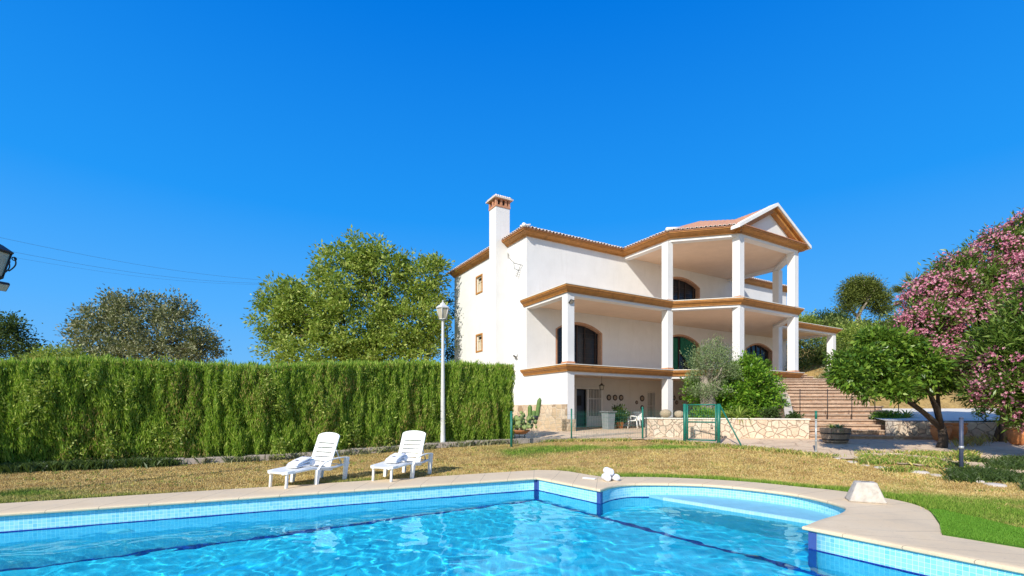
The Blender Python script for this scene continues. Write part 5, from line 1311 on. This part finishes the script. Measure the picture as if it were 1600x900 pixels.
# stack of three rolled towels on the coping corner
tp0=P(953,751,0)
t=empty('towel_stack',(tp0[0],tp0[1],.0),R(20),label='three rolled white towels stacked on the pool coping corner',cat='towels')
for c,dd,r_ in (((-.085,0,.072),(.25,1,0),.070),((.085,.01,.072),(-.10,1,0),.070),((-.02,.02,.19),(.12,1,.05),.070)):
    mb=MB(); roll(mb,c,dd,.26,r_,18); o=mb.build('rolled_towel',M['towel'],t,smooth=True)
    e=Vector(c)-Vector(dd).normalized()*.131; mb=MB(); pts=[]
    for k_ in range(40):
        q=k_/39*3.2*2*PI; rr=.012+.05*k_/39; pts.append((e.x+rr*math.cos(q),e.y-.002,e.z+rr*math.sin(q)))
    mb.tube(pts,.0035,4); mb.build('rolled_edge',M['towel'],o,recalc=False)
mb=MB(); mb.box(-.05,-.02,-.118,-.09,.235,.24,Matrix.Rotation(R(20),4,'X')); 
mb=MB(); mb.tube([(-.03,-.10,.262),(-.015,-.07,.266),(-.03,-.045,.267)],.004,4); mb.build('embroidery',M['stitch'],t)
tq=P(921,748.5,0)
mb=MB(); mb.box(-.14,.14,-.05,.05,0,.022); o=mb.build('skimmer_lid',M['whitewash'],bevel=.008); o.location=(tq[0],tq[1],.004); o.rotation_euler.z=R(-35); tag(o,'flat cream lid lying on the coping left of the rolled towels','lid')

# ================================================================= STARTING BLOCK (rough concrete) ON THE COPING
bc=P(1352,783,0)
t=empty('concrete_block',(bc[0],bc[1],.002),R(-24),label='rough tapered concrete block with a slot on top, on the curved pool coping',cat='block')
mb=MB(); b0,b1=.235,.135; d0,d1=.17,.11; H_=.30
lay=[]
for k_ in range(9):
    q=k_/8; z=.035+(H_-.035)*q; lay.append((b0+(b1-b0)*q,d0+(d1-d0)*q,z))
lay=[(b0+.005,d0+.005,0),(b0+.012,d0+.012,.018)]+lay; lay.append((b1-.012,d1-.012,H_+.006))
V=[]; per=[]
def rrect(a,b_,r_=.03,m_=4):
    p=[]
    for cx_,cy_,q0 in ((a-r_,b_-r_,0),(-a+r_,b_-r_,PI/2),(-a+r_,-b_+r_,PI),(a-r_,-b_+r_,1.5*PI)):
        for k2 in range(m_+1): q=q0+PI/2*k2/m_; p.append((cx_+r_*math.cos(q),cy_+r_*math.sin(q)))
        # side points
    return p
for i,(a,b_,z) in enumerate(lay):
    for j,(x,y) in enumerate(rrect(a,b_)): V.append((x+.006*(float(vnoise(j*1.1,i*.9,3))-.5),y+.006*(float(vnoise(j*1.1,i*.9,6))-.5),z))
m_=20; mb.add(V,[(i*m_+j,i*m_+(j+1)%m_,(i+1)*m_+(j+1)%m_,(i+1)*m_+j) for i in range(len(lay)-1) for j in range(m_)]+[tuple(range(m_-1,-1,-1)),tuple((len(lay)-1)*m_+j for j in range(m_))])
o=mb.build('block_body',M['bollard'],t,smooth=True)
mb=MB(); mb.box(-.055,.055,-.014,.014,H_+.004,H_+.0095); mb.build('slot',M['dark'],t)

# ================================================================= LAMP POSTS
lz=16.1; lx=(692-800)/FPX*lz; lg_=float(gz(lx,lz)); ltop=EYE+(HOR-499)/FPX*lz
t=empty('lamp_post',(lx,lz,lg_),label='tall white lamp post with a tapered glass lantern in front of the hedge',cat='lamp post')
mb=MB(); H_=ltop-lg_; mb.lathe([(.10,-.05),(.10,.04),(.085,.06),(.08,.5),(.066,H_*.5),(.045,H_-.12),(.043,H_-.06),(.065,H_-.04),(.065,H_-.015),(.045,H_)],n=20); mb.build('post',M['lamp_paint'],t,smooth=True)
def lantern(z0, s, parent, frame, glass, nside=6, loc=(0,0)):
    """tapered hexagonal lantern: wider at the top"""
    r0,r1,h=.15*s,.26*s,.42*s; pt=lambda r,k_,z:(loc[0]+r*math.cos(2*PI*(k_+.5)/nside),loc[1]+r*math.sin(2*PI*(k_+.5)/nside),z)
    hd_=empty('lantern_head'); hd_.parent=parent
    mb=MB(); V=[pt(r0*.95,k_,z0+.02*s) for k_ in range(nside)]+[pt(r1*.95,k_,z0+h) for k_ in range(nside)]
    mb.add(V,[(k_,(k_+1)%nside,nside+(k_+1)%nside,nside+k_) for k_ in range(nside)]); mb.build('lantern_glass',glass,hd_)
    mb=MB()
    for k_ in range(nside):
        mb.tube([pt(r0,k_,z0),pt(r1,k_,z0+h)],.014*s,5); mb.tube([pt(r1,k_,z0+h),pt(r1,k_+1,z0+h)],.018*s,5); mb.tube([pt(r0,k_,z0),pt(r0,k_+1,z0)],.018*s,5)
    mb.build('lantern_frame',frame,hd_,smooth=True,recalc=False)
    mb=MB(); prof_=[(r1*1.10,h),(r1*1.12,h+.02*s),(r1*.62,h+.12*s),(r1*.42,h+.15*s),(r1*.40,h+.19*s),(r1*.15,h+.24*s),(.02*s,h+.28*s),(.025*s,h+.31*s),(.003,h+.34*s)]
    V=[pt(r,k_,z0+z) for r,z in prof_ for k_ in range(nside)]; mb.add(V,[(a*nside+b_,a*nside+(b_+1)%nside,(a+1)*nside+(b_+1)%nside,(a+1)*nside+b_) for a in range(len(prof_)-1) for b_ in range(nside)]+[tuple(range(nside-1,-1,-1))])
    mb.build('lantern_roof',frame,hd_)
    return hd_
lantern(H_-.0,.86,t,M['lamp_paint'],M['glass_lamp'])
# wrought-iron lamp post at the left edge of the picture
ix,iz=-8.70,8.0; ig=float(gz(ix,iz)); it=EYE+(HOR-432)/FPX*iz-ig
t=empty('lamp_post',(ix,iz,ig),label='black wrought-iron lantern on a post, cut by the left edge of the picture',cat='lamp post')
mb=MB(); mb.lathe([(.09,-.05),(.09,.05),(.06,.1),(.05,it*.6),(.04,it)],n=16); mb.build('post',M['iron'],t,smooth=True)
hl=lantern(it,1.0,t,M['iron'],M['glass_lamp'])
for k_ in range(6):
    mb=MB(); a=2*PI*(k_+.5)/6; c_,s_=math.cos(a),math.sin(a); r1=.26*1.0
    pts=[]
    for q in np.linspace(0,1,12): rr=r1*1.12+.05*math.sin(q*PI)-.07*q; pts.append((c_*rr,s_*rr,it+.36-.24*q))
    mb.tube(pts,.011,5); mb.tube([(c_*(r1*1.12+.028*math.cos(q)),s_*(r1*1.12+.028*math.cos(q)),it+.34+.028*math.sin(q)) for q in np.linspace(0,2*PI,10)],.009,5)
    mb.build('iron_scroll',M['iron'],hl,smooth=True,recalc=False)

def floodlight(loc, rz, tilt, s, label, group=None):
    t=empty('floodlight',loc,rz,label=label,cat='floodlight',group=group); Mx=Matrix.Rotation(tilt,4,'Y')
    mb=MB(); mb.box(-.03*s,.02*s,-.11*s,.11*s,-.08*s,.08*s,Mx); mb.build('housing',M['iron'],t,bevel=.012*s)
    mb=MB(); mb.box(.021*s,.026*s,-.095*s,.095*s,-.065*s,.065*s,Mx); mb.build('lens',M['glass_lamp'],t)
    mb=MB(); mb.tube([(-.03*s,0,0),(-.10*s,0,.02*s),(-.10*s,0,.10*s)],.012*s,6); mb.build('bracket',M['iron'],t,smooth=True); return t
floodlight((ix+.20,iz-.05,ig+it-.17),R(-20),R(48),1.05,'black floodlight on the iron lamp post at the left edge')
p=VW(.20,-PP-.05,z2-.42); floodlight((p.x,p.y,p.z),VROT-R(70),R(40),1.25,'small floodlight at the top of the corner porch column')
p=VW(-.13,.95,3.78-.05); floodlight((p.x,p.y,p.z),VROT+R(150),R(50),1.25,'black floodlight on the side wall of the villa')
p=VW(4.4,-PP+.1,zd2+.1); 
# TV aerial
p=VW(-.02,.55,8.35); t=empty('tv_aerial',(p.x,p.y,p.z),VROT,label='dark thin television aerial bracketed to the villa wall near its corner',cat='aerial')
mb=MB(); mb.tube([(0,-.2,.0),(-.35,.0,.1),(-.5,.35,.45),(-.5,.42,.75)],.014,6); mb.tube([(-.1,-.15,0),(-.12,.2,-.5)],.012,6)
for k_ in range(6): mb.tube([(-.62+.02*k_,.30+.04*k_,.40+.06*k_),(-.38+.02*k_,.36+.04*k_,.42+.06*k_)],.007,5)
for k_ in range(4): mb.tube([(-.24,.0+.05*k_,-.2-.09*k_),(.0,.0+.05*k_,-.22-.09*k_)],.007,5)
mb.build('aerial_rods',M['iron'],t,smooth=True,recalc=False)
# overhead cables
for i,(y0,y1,Z0,Z1,lb) in enumerate(((366,438,38,62,'topmost of the three thin overhead cables crossing the sky'),(386,440,38,62,'middle one of the three thin overhead cables crossing the sky'),(396,441,38.4,62,'lowest and faintest of the three overhead cables crossing the sky'))):
    a=D(-80,y0-12,Z0); b_=D(470,y1+4,Z1); pts=[a+(b_-a)*q+np.array([0,0,-1.0*math.sin(PI*q)*(1 if i else .8)]) for q in np.linspace(0,1,24)]
    mb=MB(); mb.tube(pts,.009 if i<2 else .006,4); o=mb.build('overhead_cable',M['wire'],recalc=False); tag(o,lb,'cable',group='overhead cables')

# ================================================================= FENCE, GATE, POLES
def fpost(parent,px,py,h,r_,mat,name='post'):
    c=PG(px,py); mb=MB(); mb.tube([(c[0],c[1],c[2]-.1),(c[0],c[1],c[2]+h)],r_,12); mb.lathe([(r_*1.15,h-.03),(r_*1.15,h),(r_*.7,h+.02),(.004,h+.028)],(c[0],c[1],c[2]),12); o=mb.build(name,mat,smooth=True,recalc=False); child(o,parent); return c
fn=empty('wire_fence',tuple(PG(893,688)),label='low green wire mesh fence on thin posts between the hedge and the gate',cat='fence')
fp=[fpost(fn,px,py,h,r_,M['green_metal']) for px,py,h,r_ in ((799,698,1.16,.04),(893,688,1.15,.028),(1004,686,1.15,.034))]
gpz=PG(1070,691)
mb=MB()
def meshpanel(mb,a,b_,h,dx=.1,dz=.1,r_=.0022,z0=.06):
    a=np.array(a);b_=np.array(b_);L_=np.linalg.norm(b_[:2]-a[:2]); n=int(L_/dx)
    d_=(b_-a)/n
    u_=(b_-a)[:2]/L_; nx_=np.array([-u_[1],u_[0]])*r_
    for i in range(n+1):
        p=a+d_*i; mb.add([(p[0]-u_[0]*r_,p[1]-u_[1]*r_,p[2]+z0),(p[0]+u_[0]*r_,p[1]+u_[1]*r_,p[2]+z0),(p[0]+u_[0]*r_,p[1]+u_[1]*r_,p[2]+h),(p[0]-u_[0]*r_,p[1]-u_[1]*r_,p[2]+h)],[(0,1,2,3)])
    z=z0
    while z<=h+.001:
        mb.add([(a[0],a[1],a[2]+z-r_),(b_[0],b_[1],b_[2]+z-r_),(b_[0],b_[1],b_[2]+z+r_),(a[0],a[1],a[2]+z+r_)],[(0,1,2,3)]); z+=dz
for a,b_ in zip(fp,fp[1:]+[gpz]): meshpanel(mb,a,b_,1.08,.06,.15,.0022)
child(mb.build('wire_mesh',M['green_metal'],recalc=False),fn)
g0,g1=PG(1070,691),PG(1123,694); gh=1.30
gt=empty('garden_gate',tuple(g0),label='green steel garden gate with wire mesh and round posts before the stone bed',cat='gate')
for c in (g0,g1):
    mb=MB(); mb.tube([(c[0],c[1],c[2]-.1),(c[0],c[1],c[2]+gh)],.055,14); child(mb.build('post',M['green_metal'],smooth=True,recalc=False),gt)
u_=(g1-g0); u_[2]=0; gl=np.linalg.norm(u_); u_/=gl; zb0=(g0[2]+g1[2])/2
ga=g0+u_*.09; gb=g1-u_*.09; mb=MB()
for p in (ga,gb): mb.tube([(p[0],p[1],zb0+.10),(p[0],p[1],zb0+gh-.03)],.028,10)
for zz in (.10,.86*gh*.62,gh-.03): mb.tube([(ga[0],ga[1],zb0+zz),(gb[0],gb[1],zb0+zz)],.022,8)
child(mb.build('gate_frame',M['green_metal'],smooth=True,recalc=False),gt)
mb=MB(); a_=ga.copy(); b2=gb.copy(); a_[2]=b2[2]=zb0; meshpanel(mb,a_,b2,gh-.05,.055,.2,.0028,.12); child(mb.build('wire_mesh',M['green_metal'],recalc=False),gt)
mb=MB(); q=gb-u_*.14; mb.tube([(q[0],q[1]-.04,zb0+.66),(q[0],q[1]-.05,zb0+.52)],.010,6); mb.box(q[0]-.02,q[0]+.02,q[1]-.065,q[1]-.03,zb0+.47,zb0+.53); child(mb.build('latch',M['iron'],recalc=False),gt)
for zz in (.35,1.05):
    mb=MB(); mb.box(g0[0]+.02,ga[0]+.01,g0[1]-.05,g0[1]-.01,zb0+zz-.03,zb0+zz+.03); child(mb.build('hinge',M['green_metal']),gt)
b1=PG(1161,699); mb=MB(); mb.tube([(g1[0]+.04,g1[1]-.02,g1[2]+gh-.06),(b1[0],b1[1],b1[2]-.05)],.024,10); child(mb.build('brace',M['green_metal'],smooth=True,recalc=False),gt)
t=empty('fence_pole',tuple(PG(1275,708)),label='grey galvanised pole with a dark green cap beside the path',cat='pole')
c=PG(1275,708); mb=MB(); mb.tube([(c[0],c[1],c[2]-.1),(c[0],c[1],c[2]+.98)],.026,12)
for zz in (.05,.33,.72,.9): mb.tube([(c[0],c[1],c[2]+zz-.012),(c[0],c[1],c[2]+zz+.012)],.033,12)
child(mb.build('pole',M['galv'],smooth=True,recalc=False),t)
mb=MB(); mb.tube([(c[0],c[1],c[2]+.93),(c[0],c[1],c[2]+1.13)],.031,12); mb.lathe([(.036,1.12),(.034,1.145),(.004,1.155)],tuple(c),12); child(mb.build('pole_cap',M['green_metal'],smooth=True,recalc=False),t)
t=empty('fence_pole',tuple(PG(1502,737)),label='blue-grey pole in front of the shaded ground cover at the right',cat='pole')
c=PG(1502,737); mb=MB(); mb.tube([(c[0],c[1],c[2]-.1),(c[0],c[1],c[2]+1.10)],.036,12); mb.lathe([(.04,1.09),(.04,1.11),(.004,1.13)],tuple(c),12); child(mb.build('pole',M['navy_pole'],smooth=True,recalc=False),t)
mb=MB(); mb.tube([(c[0],c[1],c[2]+.47),(c[0],c[1],c[2]+.53)],.045,12); child(mb.build('clamp',M['galv'],smooth=True,recalc=False),t)
# thin posts and wire across the foot of the upper stairs
f2=empty('wire_fence',(10.9,17.9,zt0),label='thin wire fence with slim dark posts across the brick stairs',cat='fence')
lastc=None
for px in (1250,1293,1331,1367,1404):
    Z=17.75; x=(px-800)/FPX*Z; b0_=zt0 if px<1390 else 1.12
    mb=MB(); mb.tube([(x,Z,b0_-.1),(x,Z,b0_+1.12)],.014,8); child(mb.build('post',M['iron'],smooth=True,recalc=False),f2)
    if lastc is not None:
        mb=MB()
        for zz in (.05,.4,.75,1.08): mb.tube([(lastc,Z,b0_+zz),(x,Z,b0_+zz)],.003,4)
        child(mb.build('wire',M['iron'],recalc=False),f2)
    lastc=x

# ================================================================= POTS AND PLANTERS
woodm=simple('grey_weathered_staves',(.30,.235,.18),.9,.35,8,.8,.01,scale=(1,1,.25))
def barrel(px,py,wpx,label,Z=None,plants=True):
    c=PG(px,py) if Z is None else np.array([(px-800)/FPX*Z,Z,float(gz((px-800)/FPX*Z,Z))])
    s=wpx/FPX*c[1]/.84; t=empty('barrel_planter',tuple(c),rng.uniform(0,3),label=label,cat='planter')
    mb=MB(); n=22
    for k_ in range(n):
        a0=2*PI*(k_+.04)/n; a1=2*PI*(k_+.96)/n; V=[]
        for z,r_ in ((.03,.33),(.2,.375),(.42,.415),(.46+.012*float(vnoise(k_*2.1,1)),.42)):
            for a in (a0,a1): V.append((r_*s*math.cos(a),r_*s*math.sin(a),z*s))
            for a in (a1,a0): V.append(((r_-.025)*s*math.cos(a),(r_-.025)*s*math.sin(a),z*s))
        mb.add(V,[(i*4+j,i*4+(j+1)%4,(i+1)*4+(j+1)%4,(i+1)*4+j) for i in range(3) for j in range(4)]+[(3,2,1,0),(12,13,14,15)])
    mb.build('staves',woodm,t)
    for z,r_ in ((.11,.352),(.30,.396)):
        mb=MB(); mb.lathe([(r_*s,(z-.02)*s),((r_+.008)*s,(z-.018)*s),((r_+.014)*s,(z+.018)*s),((r_+.004)*s,(z+.02)*s)],n=30,cap=False); mb.build('hoop',M['iron'],t,smooth=True)
    mb=MB(); mb.lathe([(.001,.40*s),(.39*s,.40*s)],n=22,cap=False); mb.build('soil',M['soil'],t)
    if plants:
        for q,(dx,mt,n_,L_) in enumerate(((-.16,'leaf_ol',30,.34),(.16,'leaf_b',44,.36),(.02,'leaf_c',20,.26))):
            o=rosette('succulent','','',(0,0,0),n_,L_*s,.028 if q==0 else .012,M[mt],up=.6,parent=t); o.location=(dx*s,rng.uniform(-.1,.1)*s,.41*s)
    return t
barrel(1305,692,42,'half barrel planter of grey staves with succulents, standing on the open path')
barrel(1541,690,46,'half barrel planter in front of the stone wall behind the tree',Z=15.6)
def clay_pot(px,Z,s,label,group='terracotta pots behind the tree',tilt=0,mat='potterra'):
    x=(px-800)/FPX*Z; c=(x,Z,float(gz(x,Z))+.03); t=empty('terracotta_pot',c,label=label,cat='pot',group=group)
    mb=MB(); mb.lathe([(.12*s,0),(.16*s,.02*s),(.25*s,.25*s),(.27*s,.36*s),(.24*s,.42*s),(.23*s,.44*s),(.27*s,.46*s),(.275*s,.51*s),(.24*s,.515*s),(.22*s,.44*s),(.2*s,.40*s)],n=28)
    o=mb.build('pot_body',M[mat],t,smooth=True); o.rotation_euler.x=tilt; return t
clay_pot(1470,14.6,.95,'bulbous orange terracotta pot left of the dark forked trunk')
clay_pot(1493,14.9,1.05,'wide orange terracotta pot directly behind the dark forked trunk')
clay_pot(1590,13.4,.9,'orange terracotta pot low among stems at the far right edge')
tree('prickly_pear','yellow-green cactus column rising behind the second barrel planter','cactus',(15.0,15.2,.5),[(1533,640,7,20,15.0)],30,20,.05,.07,.02,M['leaf_b'],M['bark'],.03,nl=4,shell=.1)
rosette('agave','spiky pale agave at the foot of the white ramp','plant',(*D(1416,657,17.3)[:2],1.05),40,.62,.03,M['leaf_b'],up=.7)
bush('low green plant left of the agave at the foot of the white ramp',1388,653,22,9,17.2,60,'leaf_c',group=None,name='low_plant')

# ================================================================= UNDER THE PORCH
def villa_thing(name,label,cat,x,y,z,group=None,rz=0): 
    p=VW(x,y,z); return empty(name,(p.x,p.y,p.z),VROT+rz,label=label,cat=cat,group=group)
plates=[(5.46,1.66,.17,'leftmost of the three wall plates hanging in a row between the door and the cluster'),(5.92,1.66,.17,'middle one of the three wall plates hanging in a row'),(6.38,1.66,.17,'rightmost of the three wall plates hanging in a row'),
        (7.60,1.40,.11,'small plate of the cluster beside the barred window'),(8.04,1.64,.18,'upper right plate of the cluster beside the barred window'),(8.04,1.10,.14,'lower right plate of the cluster beside the barred window'),
        (10.75,1.70,.15,'upper left plate of the trio right of the middle column'),(11.0,1.42,.13,'lowest plate of the trio right of the middle column'),(11.35,1.72,.15,'upper right plate of the trio right of the middle column')]
for x,z,r_,lb in plates:
    t=villa_thing('wall_plate',lb,'plate',x,-.015,z,'decorative plates on the porch wall')
    for nm,mt,pr_ in (('plate_rim','plate_dark',[(r_,.0),(r_,.012),(r_*.62,.022),(r_*.60,.0)]),('plate_centre','plate_light',[(.001,.018),(r_*.45,.019),(r_*.60,.021)])):
        mb=MB(); mb.lathe(pr_,n=24,cap=False); mb.v=[(a,-c_,b_) for a,b_,c_ in mb.v]; mb.build(nm,M[mt],t,smooth=True)
t=villa_thing('hanging_lantern','small dark lantern hanging by a chain from the porch ceiling beside the door','lantern',3.55,-1.6,z1+.02)
mb=MB(); mb.tube([(0,0,0),(0,0,-.42)],.008,5); mb.build('chain',M['iron'],t,recalc=False)
hh=lantern(-.72,.52,t,M['iron'],M['glass_lamp'])
t=villa_thing('pedestal_planter','grey square tapering planter box standing outside the porch door','planter',3.1,-2.6,0)
mb=MB(); 
def taper(mb,a,b_,z0,z1_): mb.add([(-a,-a,z0),(a,-a,z0),(a,a,z0),(-a,a,z0),(-b_,-b_,z1_),(b_,-b_,z1_),(b_,b_,z1_),(-b_,b_,z1_)],[(3,2,1,0),(4,5,6,7),(0,1,5,4),(1,2,6,5),(2,3,7,6),(3,0,4,7)])
taper(mb,.20,.24,0,.84); taper(mb,.29,.31,.84,.90); mb.build('box_body',M['grey_box'],t,bevel=.01)
t=villa_thing('potted_plant','bushy dark green plant in a terracotta pot on the porch','potted plant',4.12,-2.3,0)
mb=MB(); mb.lathe([(.14,0),(.2,.28),(.24,.33),(.24,.38),(.2,.38),(.19,.32)],n=22); mb.build('pot',M['potterra'],t,smooth=True)
pp=VW(4.12,-2.3,.72); pxp=800+FPX*pp.x/pp.y; pyp=HOR-(pp.z-EYE)*FPX/pp.y
o,cc=crown('leaves',[(pxp,pyp,11,13,pp.y)],60,22,.09,.14,.035,M['leaf_dark'],None,shell=.1); o.parent=t; o.matrix_parent_inverse=t.matrix_basis.inverted()
def garden_chair(x,y,rz,label):
    t=villa_thing('garden_chair',label,'chair',x,y,0,'white garden chairs on the porch',rz)
    mb=MB(); mb.box(-.24,.24,-.22,.22,.40,.43); mb.build('seat',M['white_plastic'],t,bevel=.01)
    Mx=Matrix.Translation((0,.22,.43))@Matrix.Rotation(R(-12),4,'X')
    mb=MB()
    for k_ in range(6): mb.box(-.22+.078*k_,-.17+.078*k_,-.012,.012,0,.40,Mx)
    mb.box(-.24,.24,-.015,.015,.38,.45,Mx); mb.build('backrest',M['white_plastic'],t)
    for sx_,sy_ in ((-1,-1),(1,-1),(1,1),(-1,1)):
        mb=MB(); mb.tube([(sx_*.26,sy_*.24,0),(sx_*.225,sy_*.2,.42)],.022,8); mb.build('leg',M['white_plastic'],t,smooth=True)
    for sx_ in (-1,1):
        mb=MB(); mb.tube([(sx_*.23,-.2,.42),(sx_*.27,-.2,.62),(sx_*.27,.0,.65),(sx_*.24,.27,.66)],.022,8); mb.build('armrest',M['white_plastic'],t,smooth=True)
garden_chair(4.85,-2.5,R(40),'white plastic garden chair on the porch, next to the potted plant')
garden_chair(5.5,-2.1,R(-60),'white plastic garden chair on the porch, closer to the stone wall')
# cactus corner beside the hedge end
c=PG(812,684); c=np.array([(812-800)/FPX*17.4,17.4,float(gz(.3,17.4))])
t=empty('cactus_bowl',tuple(c),label='wide clay bowl on an iron stand full of round pale cactus pads',cat='planter')
mb=MB(); mb.lathe([(.12,.30),(.25,.33),(.36,.42),(.38,.46),(.35,.46),(.30,.40),(.05,.38)],n=26); mb.build('bowl',M['potterra'],t,smooth=True)
mb=MB()
for k_ in range(3):
    a=2*PI*k_/3+.5; mb.tube([(.30*math.cos(a),.30*math.sin(a),.36),(.2*math.cos(a),.2*math.sin(a),.26),(.22*math.cos(a),.22*math.sin(a),.1),(.3*math.cos(a),.3*math.sin(a),0)],.012,6)
mb.tube([(.22*math.cos(q),.22*math.sin(q),.2) for q in np.linspace(0,2*PI,18)],.010,5); mb.build('iron_stand',M['iron'],t,smooth=True,recalc=False)
mb=MB()
for k_ in range(72):
    a=rng.uniform(0,2*PI); rr=.46*math.sqrt(rng.random()); z=.50+.62*rng.random()*(1-(rr/.52)**2*.6); r_=rng.uniform(.055,.095); sc_=(r_,r_*.62,r_); rot=Matrix.Rotation(rng.uniform(0,PI),4,'Z')@Matrix.Rotation(rng.uniform(-.5,.5),4,'X'); Mx=Matrix.Translation((rr*math.cos(a)+.14,rr*math.sin(a),z))@rot
    n_=10; V=[tuple(Mx@Vector((sc_[0]*math.sin(PI*i/6)*math.cos(2*PI*j/n_)+.0,sc_[1]*math.sin(PI*i/6)*math.sin(2*PI*j/n_),-sc_[2]*math.cos(PI*i/6)))) for i in range(7) for j in range(n_)]
    mb.add(V,[(i*n_+j,i*n_+(j+1)%n_,(i+1)*n_+(j+1)%n_,(i+1)*n_+j) for i in range(6) for j in range(n_)])
o=mb.build('cactus_pads',M['cactus'],t,smooth=True,recalc=False)
c=np.array([(835-800)/FPX*17.6,17.6,float(gz(.8,17.6))])
t=empty('column_cactus',tuple(c),label='upright finger-like green cactus in a pot on a tall thin stand',cat='cactus')
mb=MB(); mb.lathe([(.08,.78),(.13,.80),(.16,.95),(.15,.96),(.13,.9)],n=18); mb.build('pot',M['plate_dark'],t,smooth=True)
mb=MB()
for k_ in range(4): a=PI/2*k_+.4; mb.tube([(.12*math.cos(a),.12*math.sin(a),0),(.10*math.cos(a),.10*math.sin(a),.80)],.010,6)
mb.build('stand',M['frame_cream'],t,smooth=True,recalc=False)
for (x,h0,h1,r_,mt) in ((.10,.92,1.62,.075,'cactus2'),(-.02,.92,1.15,.08,'cactus2'),(-.16,.9,1.35,.075,'leaf')):
    mb=MB(); n_=18; zs_=np.linspace(0,1,9); V=[]
    for q in zs_:
        rr=r_*(1 if q<.8 else math.sqrt(max(.02,1-((q-.8)/.2)**2)))
        for j in range(n_): a=2*PI*j/n_; V.append((x+.10*q*(1 if x>0 else 0)+rr*(1+.12*(j%2))*math.cos(a),rr*(1+.12*(j%2))*math.sin(a),h0+(h1-h0)*q))
    mb.add(V,[(i*n_+j,i*n_+(j+1)%n_,(i+1)*n_+(j+1)%n_,(i+1)*n_+j) for i in range(8) for j in range(n_)]+[tuple(8*n_+j for j in range(n_))]); mb.build('cactus_arm',M['cactus2'],t,smooth=True)
